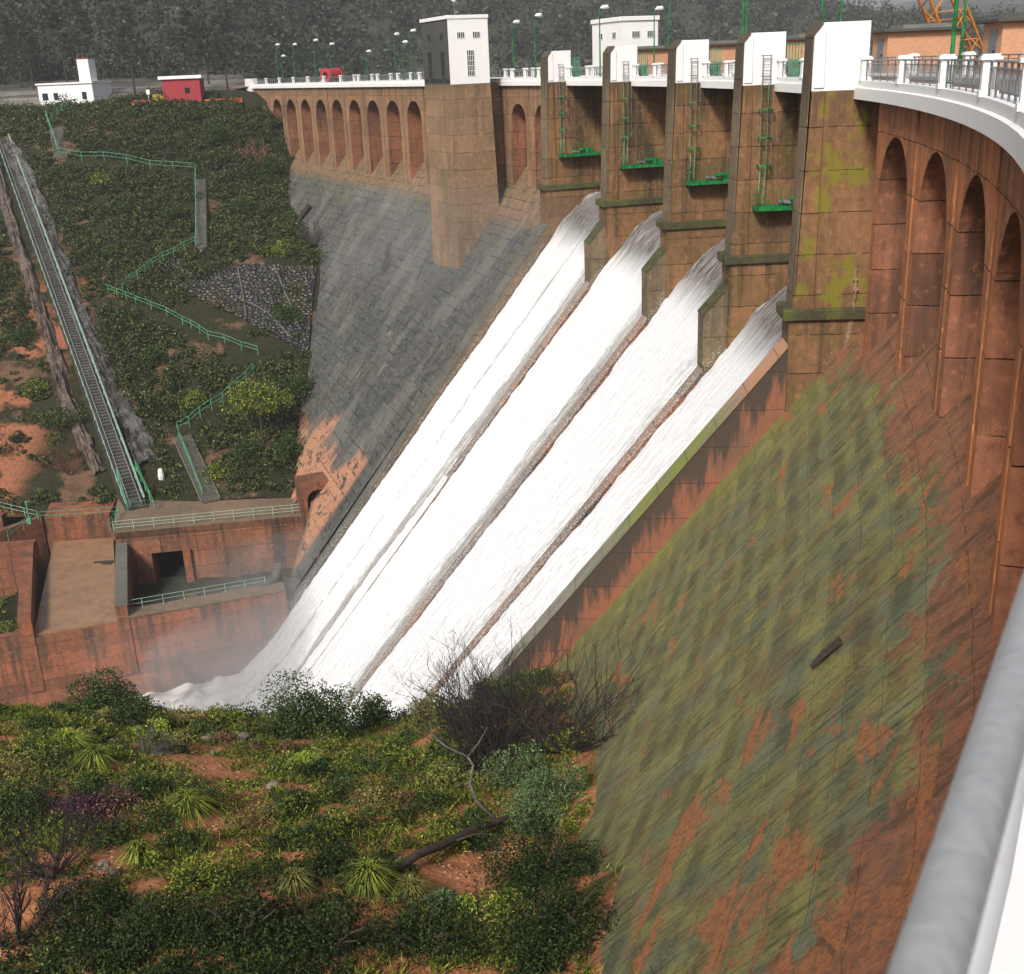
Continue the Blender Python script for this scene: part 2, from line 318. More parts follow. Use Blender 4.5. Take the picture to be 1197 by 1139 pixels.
def water_white():
    g = G('spillway_foam', .6, .25); v = g.attr(); vv = g.xyz(g.s, g.z, 0.)
    st = g.noise(g.scaled(vv, (1.6, .09, 1)), 1., 8, .74, .3); st2 = g.noise(g.scaled(vv, (6., .6, 1)), 1., 6, .78, .2); sp = g.noise(g.scaled(vv, (6., 2.6, 1)), 1., 7, .82, .5); cl = g.noise(g.scaled(vv, (.5, .22, 1)), 1., 6, .7, .8)
    top = g.step(g.add(g.z, g.add(g.mul(st, 4.), g.mul(st2, 2.))), -11.6, -14.6)
    u = g.math('DIVIDE', g.math('SUBTRACT', g.s, 40.9), 18.1); fu = g.math('FRACT', u)
    edge = g.mul(g.step(fu, .26, .0), g.step(u, .7, 1.3)); mid = g.step(g.math('ABSOLUTE', g.math('SUBTRACT', fu, .45)), .07, .01)
    thin = g.add(g.mul(edge, .20), g.mul(g.mul(mid, g.step(u, 2.6, 3.)), .12))
    cov = g.step(g.add(g.add(g.mul(st, .45), g.mul(st2, .3)), g.add(g.mul(sp, .25), thin)), .57, .70)
    c = g.mix(g.mul(cov, .9), (.67, .68, .685), (.19, .18, .165))
    c = g.mix(g.mul(g.step(sp, .50, .60), .4), c, (.42, .43, .44)); c = g.mix(g.mul(g.step(cl, .5, .66), .22), c, (.55, .56, .57))
    dk = g.mix(g.step(st2, .45, .6), (.055, .05, .042), (.34, .33, .32)); c = g.mix(top, dk, c)
    return g.out(c, g.add(g.add(g.mul(st, .5), g.mul(st2, .8)), g.mul(sp, 1.)), .4, .12)
M['foam'] = water_white()
def river():
    g = G('river_water', .35, .4); v = g.attr()
    n = g.noise(g.scaled(v, (.22, .5, 1)), 1., 8, .72, 1.2); n2 = g.noise(v, 1.6, 5, .7)
    c = g.mix(g.step(g.add(g.mul(n, .8), g.mul(n2, .2)), .28, .42), (.40, .34, .26), (.74, .74, .72))
    return g.out(c, g.add(n, n2), .6, .25)
M['river'] = river()

def training_face():
    g = G('training_wall_stained', .9, .2); v = g.attr(); vv = g.xyz(g.o, g.z, 0.)
    t = g.add(g.z, g.add(9.8, g.mul(g.o, 1.22))); st = g.noise(g.scaled(vv, (1.3, .16, 1)), 1., 6, .7); st2 = g.noise(g.scaled(vv, (6., .4, 1)), 1., 4, .7); fine = g.noise(v, 2.4, 8, .75)
    c = g.mix(g.step(g.noise(v, .4, 4), .4, .6), (.25, .10, .058), (.17, .09, .06)); c = g.mix(g.mul(g.step(fine, .5, .64), .5), c, (.14, .075, .05))
    d = g.step(g.add(t, g.mul(g.math('SUBTRACT', st, .5), 9.)), -2.6, -1.2); c = g.mix(g.mul(d, .9), c, (.05, .045, .038)); c = g.mix(g.mul(g.step(st2, .56, .7), .5), c, (.07, .05, .04))
    zl = g.math('ABSOLUTE', g.math('SUBTRACT', g.math('FRACT', g.math('DIVIDE', g.z, 2.05)), .5)); c = g.mix(g.mul(g.step(zl, .484, .496), .75), c, (.03, .02, .015))
    w_ = g.mul(g.step(zl, .40, .5), g.mul(g.step(g.noise(g.scaled(vv, (5., 1.5, 1)), 1., 4, .7), .64, .72), .6)); c = g.mix(w_, c, (.5, .38, .30))
    return g.out(c, g.add(fine, st2), .6, .06)
M['train_r'] = training_face()

# ================================================================== THE DAM
PIER = [39.1 + 18.09 * k for k in range(5)]; TH = 1.8
dam = empty('dam', tuple(W(76, 20, -60)), 'reddish concrete arch gravity dam with arcaded crest, five spillway piers and mossy sloping face', 'dam')
def nz(s, z, k=1.): return np.vectorize(lambda a, b: mnoise.noise((a*k, b*k, 3.)))(s, z)
def slope_fn(u, v):
    return u, v, zslope(u, v) + .07*nz(u, v, .9) + .04*nz(u, v, 3.1) - .12
MB().grid(slope_fn, np.arange(-56, 39.3, .3), np.concatenate([np.arange(-4, 32, .5)])).build('downstream_slope', M['slope_r'], dam, smooth=True)
OLS = np.array([112, 114.5, 118, 122, 126, 132, 134, 300]); OLV = np.array([36.2, 35.6, 33.6, 31.2, 29.4, 29.4, 40, 40])
m = MB().grid(slope_fn, np.arange(113.2, 262, .5), np.arange(-4, 38.3, .3)); c_ = m.c[0]; keep = c_[:, 1] <= np.interp(c_[:, 0], OLS, OLV)+.15
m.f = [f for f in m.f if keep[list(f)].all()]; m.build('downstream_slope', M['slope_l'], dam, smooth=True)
ew = MB(); es = np.linspace(113.2, 126.2, 16); eo = np.interp(es, OLS[:5], OLV[:5]); ezt = zslope(es, eo)+.25; n_ = len(es)
ew.dam([(s, o-.6, z) for s, o, z in zip(es, eo, ezt)] + [(s, o, z) for s, o, z in zip(es, eo, ezt)] + [(s, o, -64) for s, o in zip(es, eo)], [(i+k*n_, i+1+k*n_, i+1+(k+1)*n_, i+(k+1)*n_) for i in range(n_-1) for k in (0, 1)])
ew.build('foot_wall', M['pier_face'], dam)
def arch_bay(sc, half, ow, apex, mat, zb=-19., zt=-.84, o0=-.35, depth=3.6):
    m = MB(); spring = apex - ow*1.05; n = 18
    P = [];
    def q(*pts): m.dam(pts, [tuple(range(len(pts)))])
    for a, b in ((sc-half, sc-ow), (sc+ow, sc+half)):
        q((a, o0, zb), (b, o0, zb), (b, o0, zt), (a, o0, zt))
    arc = [(sc - ow*math.cos(PI*i/n), spring + (apex-spring)*math.sin(PI*i/n)**.9) for i in range(n+1)]
    for (a, za), (b, zb2) in zip(arc, arc[1:]): q((a, o0, za), (b, o0, zb2), (b, o0, zt), (a, o0, zt))
    ob = o0 - depth
    for a in (sc-half, sc+half): q((a, o0, zb), (a, o0, zt), (a, ob, zt), (a, ob, zb))
    m.build('arch_bay', mat, dam)
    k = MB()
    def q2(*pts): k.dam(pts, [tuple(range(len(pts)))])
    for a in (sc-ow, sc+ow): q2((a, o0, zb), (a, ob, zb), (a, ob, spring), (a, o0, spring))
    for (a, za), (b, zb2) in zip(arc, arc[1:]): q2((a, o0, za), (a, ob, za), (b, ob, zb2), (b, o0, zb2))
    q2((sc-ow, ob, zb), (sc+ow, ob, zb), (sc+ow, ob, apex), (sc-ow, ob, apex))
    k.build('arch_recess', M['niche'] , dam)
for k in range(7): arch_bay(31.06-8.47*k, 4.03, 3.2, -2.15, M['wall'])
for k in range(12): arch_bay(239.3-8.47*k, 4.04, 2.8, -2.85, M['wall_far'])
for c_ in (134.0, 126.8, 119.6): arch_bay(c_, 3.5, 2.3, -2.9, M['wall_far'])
m = MB(); m.box(-56, 39.1, -6.5, -4.0, -40, -.86, 24); m.box(35.3, 39.15, -4.0, -2.2, -20, -.86, 1); m.build('core_wall', M['wall'], dam)
m = MB(); m.box(113.2, 262, -6.5, -4.0, -40, -.86, 36); m.box(243.6, 262, -4., -.35, -20, -.86, 4); m.box(113.2, 115.9, -4., -.36, -20, -.86); m.box(137.7, 142., -4., -.37, -20, -.86); m.build('core_wall', M['wall_far'], dam)
MB().prism([(-6.45, -.6), (-.5, -.6), (-.5, -.13), (-6.45, -.13)], -56, 262, 90).build('deck_slab', M['deck'], dam)
prof = [(-.9, -.84), (0, -.84), (.0, -.33), (-.12, -.29), (-.12, 0), (-.9, 0)]
for a, b, n, mm in ((-56, 39.15, 40, 'white'), (113.2, 247, 40, 'white')):
    MB().prism(prof, a, b, n).build('deck_fascia', M[mm], dam)
for k in range(4): MB().prism(prof, PIER[k]+TH-.1, PIER[k+1]+.1, 5).build('deck_fascia', M['white_dirty'], dam)
MB().prism([(-6.5, -.8), (-5.8, -.8), (-5.8, 0), (-6.5, 0)], -56, 247, 80).build('upstream_curb', M['white'], dam)
MB().prism([(-12.6, -.9), (-6.5, -.9), (-6.5, -.1), (-12.6, -.1)], 37, 123, 20).build('hoist_platform', M['deck'], dam)
for k, s in enumerate(PIER):
    mat = M['pier_moss'] if k == 0 else M['pier']
    m = MB(); m.prism([(-6.5, -24), (2.4, -24), (2.4, -11.2), (2.0, -.45), (-.55, -.45), (-.55, -.9), (-6.5, -.9)], s, s+TH)
    m.prism([(1.42, -11.2), (2.42, -11.2), (2.02, -.47), (1.42, -.47)], s-.12, s+.01)
    p = m.build('pier', mat, dam)
    c = MB(); c.prism([(-.62, -.45), (2.03, -.45), (2.03, 2.12), (1.62, 2.65), (-.62, 2.65)], s-.02, s+TH+.02)
    c.prism([(1.45, -.3), (1.95, -.3), (1.95, 2.0), (1.6, 2.4), (1.45, 2.4)], s-.09, s)
    c.build('pier_cap', M['white_house'], p, bevel=.03)
    MB().prism([(2.05, 2.14), (2.43, -11), (2.5, -11), (2.1, 2.14), (1.66, 2.70), (1.62, 2.67)], s-.13, s+TH+.03).build('nose_strip', M['pier_face'], p)
    MB().box(s-.38, s+TH+.38, -3.5, 2.95, -11.6, -11.0).build('ledge', M['ledge'], p, bevel=.06)
    b = MB().box(s-.16, s+TH+.16, -3.5, 2.62, -19, -11.61)
    b.build('pier_base', M['pier'] if k else M['pier'], p)
    if 0 < k < 4:
        MB().prism([(2.6, -13.1), (4.25, -14.95), (4.25, -21), (2.6, -21)], s, s+TH).build('cutwater', M['pier_face'], p)
        MB().prism([(2.6, -13.04), (4.28, -14.93), (4.28, -15.0), (2.6, -13.12)], s-.04, s+TH+.04).build('cutwater_top', M['ledge'], p)
# spalled pale render running down beside the first pier
m = MB(); rs = random.Random(5); Lp, Rp = [], []
for i in range(34):
    z = -9.0 - 4.3*i/33; o_ = -.62 + max(0, -11-z)*.17 + rs.uniform(-.04, .04); w_ = rs.choice([.03, .05, .10, .15]); Lp.append((38.93, o_-w_, z)); Rp.append((38.93, o_+w_, z+rs.uniform(-.03, .03)))
m.dam(Lp+Rp, [(i, i+1, i+35, i+34) for i in range(33)])
m.build('spalled_strip', concrete('pale_spalled_render', (.34, .22, .16), (.26, .165, .12), (.15, .09, .06), stain=.3), dam)
# spillway: floor, dividers, training walls, gates
m = MB()
def ogee(t, drop=0.):                                 # distance along o -> z of the water skin
    o = np.asarray(t, float); base = -13.80 - 1.21*o
    crest = -11.9 - .115*np.maximum(o+4.2, 0)**2
    return np.where(o < 1.06, crest, base) - drop
OO = np.concatenate([np.arange(-6.4, 4, .35), np.arange(4, 42, .45)])
MB().grid(lambda u, v: (u, v, ogee(v, 1.0)), np.linspace(40.5, 112, 40), OO).build('spillway_floor', M['pier'], dam)
for k in (1, 2, 3):
    s = PIER[k]; MB().prism([(2.5, -13.66-1.21*2.5), (41.5, -13.66-1.21*41.5), (41.5, -70), (30, -60), (2.5, -24)], s+.15, s+TH-.25).build('divider_wall', M['train'], dam)
    MB().prism([(2.5, -13.6-1.21*2.5), (41.5, -13.6-1.21*41.5), (41.5, -13.72-1.21*41.5), (2.5, -13.72-1.21*2.5)], s+.12, s+TH-.22).build('divider_coping', concrete('divider_coping', (.30, .20, .15), (.22, .20, .175), (.13, .115, .10), stain=.5, top_dark=False) if k == 1 else bpy.data.materials['divider_coping'], dam)
tw = MB().prism([(1.9, -9.8-1.22*1.9), (42.5, -9.8-1.22*42.5), (42.5, -70), (30, -60), (1.9, -26)], 39.12, 40.75).build('training_wall', M['train_r'], dam)
MB().prism([(1.9, -9.68-1.22*1.9), (42.5, -9.68-1.22*42.5), (42.5, -9.86-1.22*42.5), (1.9, -9.86-1.22*1.9)], 39.05, 40.82).build('coping', M['coping'], tw)
tw = MB().prism([(1.2, -12.1-1.25*1.2), (36.3, -12.1-1.25*36.3), (36.3, -70), (25, -60), (1.2, -26)], 111.5, 113.25).build('training_wall', M['basin_top'], dam)
MB().prism([(1.2, -11.97-1.25*1.2), (36.3, -11.97-1.25*36.3), (36.3, -12.15-1.25*36.3), (1.2, -12.15-1.25*1.2)], 111.45, 113.7).build('coping', M['greycop'], tw)
for k in range(4): MB().grid(lambda u, v: (u, -4.1-.012*(v+6)**2, v), np.linspace(PIER[k]+TH, PIER[k+1], 4), np.linspace(-11.3, -1.0, 12)).build('spillway_gate', M['gate'], dam)
# left end: white end block of the crest
MB().box(245.5, 248.6, -1.4, .35, -9.5, 1.05).build('end_block', M['white'], dam, bevel=.05)
# portal of the drainage gallery low on the left slope
def portal():
    m = MB(); s0, s1, oa, ob = 125.6, 129.6, 24.5, 30.6; zt, zb = -45.6, -51.5; co = 28.6; r = 1.35; n = 12; sp = -47.9
    q = lambda *p: m.dam(p, [tuple(range(len(p)))])
    arc = [(co - r*math.cos(PI*i/n), sp + r*math.sin(PI*i/n)) for i in range(n+1)]
    q((s0, oa, zb), (s0, co-r, zb), (s0, co-r, zt), (s0, oa, zt)); q((s0, co+r, zb), (s0, ob, zb), (s0, ob, zt), (s0, co+r, zt))
    for (a, za), (b, z2) in zip(arc, arc[1:]): q((s0, a, za), (s0, b, z2), (s0, b, zt), (s0, a, zt))
    for o in (oa, ob): q((s0, o, zb), (s1, o, zb), (s1, o, zt), (s0, o, zt))
    q((s0, oa, zt), (s1, oa, zt), (s1, ob, zt), (s0, ob, zt)); q((s1, oa, zb), (s1, ob, zb), (s1, ob, zt), (s1, oa, zt))
    p = m.build('gallery_portal', M['basin'], dam); m = MB(); q = lambda *p: m.dam(p, [tuple(range(len(p)))])
    for (a, za), (b, z2) in zip(arc, arc[1:]): q((s0, a, za), (s1-.2, a, za), (s1-.2, b, z2), (s0, b, z2))
    for o in (co-r, co+r): q((s0, o, zb), (s1-.2, o, zb), (s1-.2, o, sp), (s0, o, sp))
    q((s1-.2, co-r, zb), (s1-.2, co+r, zb), (s1-.2, co+r, -46.3), (s1-.2, co-r, -46.3)); m.build('arch_passage', M['dark'], p)
portal()
def fbm(x, y, seed, oc=5):
    return np.vectorize(lambda a, b: mnoise.fractal((a, b, seed), .9, 2.1, oc))(x, y)
# ================================================================== WATER
for k in range(4):
    s0, s1 = PIER[k]+TH-(.02 if k else .25), PIER[k+1]+(.0 if k == 3 else .18)
    us = np.linspace(s0-(1.5 if k == 3 else 0), s1, 116); vs = np.concatenate([np.arange(-6.4, 4, .25), np.arange(4, 42.5, .16)])
    U_, V_ = np.meshgrid(us, vs, indexing='ij'); amp = np.clip((V_-1)/12, 0, 1)
    n1 = fbm(U_*.8, V_*.10, k*9., 5); n2 = fbm(U_*2.6, V_*.55, k*7.+1, 5); n3 = fbm(U_*.35, V_*.22, k*5.+2, 4)
    e_ = np.clip(1-np.minimum(U_-s0, s1-U_)/1.6, 0, 1)
    n4 = fbm(U_*6., V_*1.6, k*3.+4, 4); H_ = .14*n1*amp + .24*n2*amp + .12*n3*amp + .16*n4*amp + .38*np.clip((V_-8)/22, 0, 1) - (.30+.5*n2)*e_*(1-.6*np.clip((V_-10)/20, 0, 1)) + (.55 if k == 3 else .0)*np.clip((V_-12)/14, 0, 1)*np.clip(1-(U_-s0)/4, 0, 1)
    if k == 3: H_ = np.where(U_ < s0, -1.3 + (H_+1.3)*np.clip((V_-13+3*n2)/6, 0, 1), H_)
    H_[0] -= 1.6; H_[-1] -= 1.0
    def fn(u, v): return u, v, ogee(v) + H_ + np.where(v > 37, (v-37)*.3, 0)
    o = MB().grid(fn, us, vs).build('spillway_water', M['foam'], None, smooth=True); tag(o, kind='structure')
def spray():
    n = 70000; o = np.concatenate([rng.uniform(3, 40, n*2//3), 42-rng.exponential(5., n//3)]); k = rng.integers(0, 4, len(o)); u = rng.random(len(o)); near_e = rng.random(len(o)) < .4
    s0 = 39.1+18.09*k+TH; s = s0 + np.where(near_e, np.where(u < .5, np.abs(rng.normal(0, .45, len(o)))-.25, 16.3-np.abs(rng.normal(0, .45, len(o)))+.25), u*16.3)
    h = np.abs(rng.exponential(.22, len(o)))*(1+np.clip((o-28)/6, 0, 3.)) + .2 + .38*np.clip((o-8)/22, 0, 1); ok = (o < 42.5) & (o > 3); s, o, h = s[ok], o[ok], h[ok]
    P = W(s, o, np.maximum(-13.8-1.21*o, -63.4)+h); m_ = len(P); r = rng.uniform(.012, .042, m_)[:, None]*(1+np.clip((o-34)/6, 0, 1.))[:, None]
    a = rng.normal(size=(m_, 3)); a /= np.linalg.norm(a, axis=1)[:, None]; b = np.cross(a, rng.normal(size=(m_, 3))); b /= np.linalg.norm(b, axis=1)[:, None]; c = np.cross(a, b)
    V = np.stack([P+a*r, P+b*r, P-a*r*.6-b*r*.6+c*r, P-c*r], 1).reshape(-1, 3); F_ = np.array([[0, 1, 2], [0, 3, 1], [0, 2, 3], [1, 3, 2]]); T = (np.arange(m_)[:, None, None]*4+F_[None]).reshape(-1, 3)
    me = bpy.data.meshes.new('water_spray'); me.vertices.add(len(V)); me.vertices.foreach_set('co', V.astype(np.float32).ravel()); me.loops.add(T.size); me.loops.foreach_set('vertex_index', T.astype(np.int32).ravel()); me.polygons.add(len(T)); me.polygons.foreach_set('loop_start', np.arange(0, T.size, 3, dtype=np.int32)); me.update(calc_edges=True)
    me.materials.append(plain('spray_white', (.80, .81, .82), .5, 0, .03)); tag(link('water_spray', me), kind='stuff')
spray()
# ================================================================== BALUSTRADES
def post(m, s, o, w=.40):
    m.box(s-w/2, s+w/2, o-w/2, o+w/2, -.02, .93); m.box(s-w/2-.08, s+w/2+.08, o-w/2-.08, o+w/2+.08, .93, 1.02); m.box(s-w/2-.02, s+w/2+.02, o-w/2-.02, o+w/2+.02, 1.02, 1.08)
    m.box(s-w/2-.05, s+w/2+.05, o-w/2-.05, o+w/2+.05, -.02, .14)
def panel(m, a, b, o, fine=True):
    L_ = b-a; n = max(2, int(round(L_/1.45)))
    for z, r in ((.90, .035), (.74, .022), (.22, .022)): m.tube(W(np.linspace(a, b, 5), o, z), r, 6)
    for i in range(n+1):
        s = a + .06 + (L_-.12)*i/n; p = W(s, o, 0.); m.bar(p, p+[0, 0, .92], .05)
        if i < n:
            for j in ((1, 2, 3, 4) if fine else (2,)):
                p = W(s+(L_-.12)/n*j/5, o, 0.); m.bar(p+[0, 0, .22], p+[0, 0, .74], .018 if fine else .03)
def balustrade(name, ss, o, label, fine=True, skip=(), mat='white', group='balustrades along the dam crest'):
    r = empty('balustrade', tuple(W(ss[0], o, 0)), label, 'balustrade', group)
    for i, s in enumerate(ss):
        m = MB(); post(m, s, o); m.build('post', M[mat], r)
        if i+1 < len(ss) and i not in skip:
            m = MB(); panel(m, s+.2, ss[i+1]-.2, o, fine); m.build('rail_panel', M['grey_metal'], r)
    return r
near = [38.4] + [30.6-8.47*k for k in range(0, 5)]; mid = []
NB = []
for a, b in zip(near, near[1:]): NB += [a]
NB += [near[-1]]
balustrade('n', NB[::-1], -.32, 'white post balustrade curving along the near downstream edge, close to the camera')
balustrade('l', [244.6-8.47*k for k in range(13)][::-1], -.32, 'white post balustrade above the long arcade left of the square tower', False)
balustrade('m', [128.2, 124.1, 120.0, 115.8], -.32, 'short white balustrade between the square tower and the farthest spillway pier', False)
for k in range(4):
    a, b = PIER[k]+TH+.3, PIER[k+1]-.3
    lab = ['nearest', 'second nearest', 'third nearest', 'farthest'][k]
    balustrade('b%d' % k, [a, (a*2+b)/3, (a+2*b)/3, b], -.32, 'weathered white balustrade over the %s spillway bay, between two white pier caps' % lab, k < 2, mat='white_dirty')
balustrade('u', [-.5+8.47*k for k in range(0, 29)], -6.15, 'white post balustrade along the far upstream edge of the crest road', False)
# hand rail close to the viewer
r = empty('handrail', tuple(W(-22, .13, 0)), 'thick grey galvanised tube rail close to the camera in the bottom right corner', 'handrail')
ZR = .915; RO = -.1545
m = MB(); m.tube(W(np.linspace(-34, -15, 120), RO, ZR), .0138, 24); m.build('top_rail', M['rail_pipe'], r, smooth=True)
m = MB()
for s in (-33, -29.5, -26, -18.5, -15.2):
    p = W(s, RO, 0); q_ = W(s, -.25, 0); m.tube([q_+[0, 0, .0], q_+[0, 0, .5], p+[0, 0, .8], p+[0, 0, ZR]], .018, 8)
m.build('rail_post', M['rail_pipe'], r, smooth=True)
# ================================================================== TOWERS
def window(parent, s0, s1, o0, o1, z0, z1, axis, cols, rows, name='window', frame='white_house'):
    """axis 's': lies in a face of constant s at s0 (thin in s); axis 'o': face of constant o"""
    m = MB(); f = MB(); b = .045
    if axis == 's':
        m.box(s0-.02, s0+.03, o0, o1, z0, z1)
        for i in range(cols+1): o = o0+(o1-o0)*i/cols; f.box(s0-.06, s0-.02, o-b/2, o+b/2, z0, z1)
        for i in range(rows+1): z = z0+(z1-z0)*i/rows; f.box(s0-.055, s0-.021, o0, o1, z-b/2, z+b/2)
    else:
        m.box(s0, s1, o0-.03, o0+.02, z0, z1)
        for i in range(cols+1): s = s0+(s1-s0)*i/cols; f.box(s-b/2, s+b/2, o0+.02, o0+.06, z0, z1)
        for i in range(rows+1): z = z0+(z1-z0)*i/rows; f.box(s0, s1, o0+.021, o0+.055, z-b/2, z+b/2)
    w = m.build(name, M['glass'], parent); f.build('bars', M[frame], w); return w
t = empty('gate_tower', tuple(W(134, 5, -22)), 'tall square tower with white top room, left of the spillway', 'tower')
S0, S1, TA_, TB_ = 129.0, 138.6, 2.25, 7.2
MB().prism([(TA_-.9, -27), (7.55, -27), (TB_, -.42), (TA_-.05, -.42)], S0, S1).prism([(-.5, -27), (TA_-.7, -27), (TA_, -.5), (-.5, -.5)], S0+3.2, S1).build('shaft', concrete('tower_shaft', (.29, .18, .11), (.23, .145, .085), (.10, .075, .045), stain=.6, moss=.25, mosscol=(.10, .10, .03)), t)
MB().box(S0+.1, S1, TA_, TB_, -.42, 7.0).build('room', M['darkwhite'], t)
MB().box(S0, S0+.12, TA_, TB_+.03, -.45, 7.02).build('white_front', M['white_house'], t)
MB().box(S0-.1, S1+.1, TA_-.1, TB_+.14, 6.75, 7.15).build('cornice', M['white_house'], t, bevel=.03)
window(t, S0, 0, 5.25, 6.15, 4.65, 5.3, 's', 4, 1); window(t, S0, 0, 3.3, 4.2, 4.65, 5.3, 's', 4, 1); window(t, S0, 0, 4.15, 5.05, .45, 3.3, 's', 4, 5)
for a in (130.9, 134.8): window(t, a, a+1.6, TB_+.005, 0, 4.6, 5.3, 'o', 3, 1, frame='darkwhite'); window(t, a-.2, a+1.9, TB_+.005, 0, .4, 3.3, 'o', 3, 4, frame='darkwhite')
MB().tube([W(S0+2, 5.6, 7.1), W(S0+2, 5.6, 9.0)], .03, 6).build('mast', M['grey_metal'], t)
MB().tube([W(S0+2, 5.6, 8.9)+[-.3, 0, 0], W(S0+2, 5.6, 8.9), W(S0+2, 5.6, 8.9)+[.3, 0, 0]], [.1, .3, .1], 8).build('floodlight', M['lamp_white'], t)
t = empty('intake_tower', tuple(W(116, -9, 0)), 'white tower house with green door, on the far side of the crest road', 'tower')
S0, S1, a, b = 112.0, 119.4, -11.1, -6.7
MB().box(S0, S1, a, b, -30, 5.6).build('walls', M['white_house'], t); MB().box(S0-.15, S1+.15, a-.15, b+.15, 5.4, 5.85).build('cornice', M['white_house'], t, bevel=.04)
window(t, S0, 0, -8.9, -8.0, 3.7, 4.35, 's', 4, 1); window(t, S0, 0, -10.7, -9.8, 3.7, 4.35, 's', 4, 1)
window(t, 113.2, 114.1, b+.005, 0, 3.7, 4.35, 'o', 2, 1); window(t, 116.6, 117.6, b+.005, 0, 3.7, 4.35, 'o', 2, 1)
MB().box(113.9, 115.6, b, b+.05, 0, 2.3).build('door', M['green'], t); MB().box(113.5, 116., b, b+.12, 2.32, 2.6).build('lintel', M['white_house'], t)
# ================================================================== BRICK HOIST HUTS
def hut(s, k, lab, wide=4.6):
    h = empty('hoist_hut', tuple(W(s+1.2, -9.5, 0)), lab, 'hut', 'brick gate hoist huts along the upstream side of the crest')
    m = MB(); m.box(s, s+2.5, -7.1-wide, -7.1, -.1, 2.35); m.build('walls', M['brick'], h)
    MB().box(s-.35, s+2.9, -7.5-wide, -6.75, 2.35, 2.55).build('roof', M['greycop'], h, bevel=.03)
    MB().box(s+.2, s+2.3, -6.6-wide, -8.1, 2.56, 2.78).build('roof_sheet', M['grey_roof'], h)
    d = MB().box(s+.6, s+1.6, -7.1, -7.05, 0, 2.05).build('door', M['grey_metal'], h)
    MB().box(s+.7, s+.76, -7.05, -6.98, .95, 1.1).build('handle', M['dark'], d)
hut(40.2, 0, 'orange brick hut at the right edge of the photo, nearest the camera')
hut(57.3, 1, 'orange brick hut just left of the yellow crane jib')
hut(75.6, 2, 'orange brick hut seen between the two nearest pier caps')
hut(92.4, 3, 'orange brick hut behind the third pier cap from the right')
hut(108.6, 4, 'smallest orange brick hut, in front of the white tower house', 3.6)
# ================================================================== LADDERS, PLATFORMS, SCREENS on four piers
POS = {1: 'second pier from the right', 2: 'middle pier', 3: 'fourth pier from the right', 4: 'farthest pier'}
def ladder(k):
    s = PIER[k]; e = empty('access_ladder', tuple(W(s-.2, .6, -7.6)), 'tall caged green ladder down the side of the %s' % POS[k], 'ladder', 'caged ladders on the spillway piers')
    m = MB()
    for o in (.35, .85): m.bar(W(s-.22, o, -.5), W(s-.22, o, 1.35), .05)
    for i in range(6): z = 1.3-.35*i; m.bar(W(s-.22, .35, z), W(s-.22, .85, z), .035)
    for z in (1.3, .1):
        m.bar(W(s-.24, .3, z), W(s-.24, .95, z), .06)
    m.build('upper_ladder', M['grey_metal'], e)
    g = MB()
    for o in (.4, .8): g.bar(W(s-.2, o, -5.5), W(s-.2, o, -.5), .035)
    for i in range(17): z = -.6-.3*i; g.bar(W(s-.2, .4, z), W(s-.2, .8, z), .016)
    for z in (-1.9, -3.6, -5.3): g.tube([W(s-.15, .2, z), W(s-.6, .22, z), W(s-.85, .6, z), W(s-.6, .98, z), W(s-.15, 1., z)], .055, 6)
    g.build('lower_ladder', M['green'], e)
    c = MB()
    for o, d in ((.22, .6), (.6, .85), (.98, .6)): c.bar(W(s-d, o, -5.3), W(s-d, o, -.3), .022)
    c.build('cage', M['grey_metal'], e)
    f = MB(); f.bar(W(s-.3, .8, -5.3), W(s-.55, 1.0, -7.7), .05); f.bar(W(s-.3, .45, -5.3), W(s-.55, .65, -7.7), .05); f.build('foot_ladder', M['palegreen'], e)
def platform(k):
    s = PIER[k]; z = -7.9; e = empty('inspection_platform', tuple(W(s-.6, -1, z)), 'green steel platform with motor on the %s' % POS[k], 'platform', 'green platforms on the spillway piers')
    m = MB(); m.box(s-1.15, s-.12, -3.6, 1.15, z-.05, z+.02); m.box(s-1.2, s-1.1, -3.6, 1.18, z-.2, z+.1); m.box(s-.3, s-.14, -3.6, 1.18, z-.2, z+.1); m.box(s-1.2, s-.14, 1.12, 1.2, z-.2, z+.1); m.build('deck', M['green'], e)
    r = MB()
    for o in (1.15, -.4, -2., -3.5): r.bar(W(s-1.15, o, z), W(s-1.15, o, z+1.15), .06)
    for h in (.4, .78, 1.12): r.bar(W(s-1.15, 1.15, z+h), W(s-1.15, -3.5 if h > 1 else .4, z+h), .035); r.bar(W(s-1.15, 1.15, z+h), W(s-.2, 1.15, z+h), .035)
    r.build('guard_rail', M['green'], e)
    c = MB(); c.box(s-1., s-.35, -2.7, -1.8, z+.05, z+.6); c.tube([W(s-.7, -1.8, z+.45), W(s-.7, -1.1, z+.45)], .2, 10); c.build('motor', M['green'], e, bevel=.04)
    d = MB(); d.tube([W(s-.6, -1.2, z+.2), W(s-.6, -.4, z+.3)], .13, 8); d.build('gearbox', M['grey_metal'], e)
for k in (1, 2, 3, 4):
    ladder(k); platform(k)
    s = PIER[k]; e = empty('louvred_screen', tuple(W(s+.3, -1.2, 0)), 'green louvred door panel beside the white cap of the %s' % POS[k], 'screen', 'green louvred panels beside the pier caps')
    m = MB(); m.box(s+.3, s+.34, -1.7, -.8, 0, .95); m.build('panel', M['green'], e)
    f = MB()
    for i in range(6): o = -1.72+.19*i; f.box(s+.25, s+.30, o, o+.05, 0, 1.95)
    for z in (.05, 1.0, 1.9): f.box(s+.245, s+.31, -1.8, -.65, z, z+.05)
    f.build('slats', M['palegreen'], e)
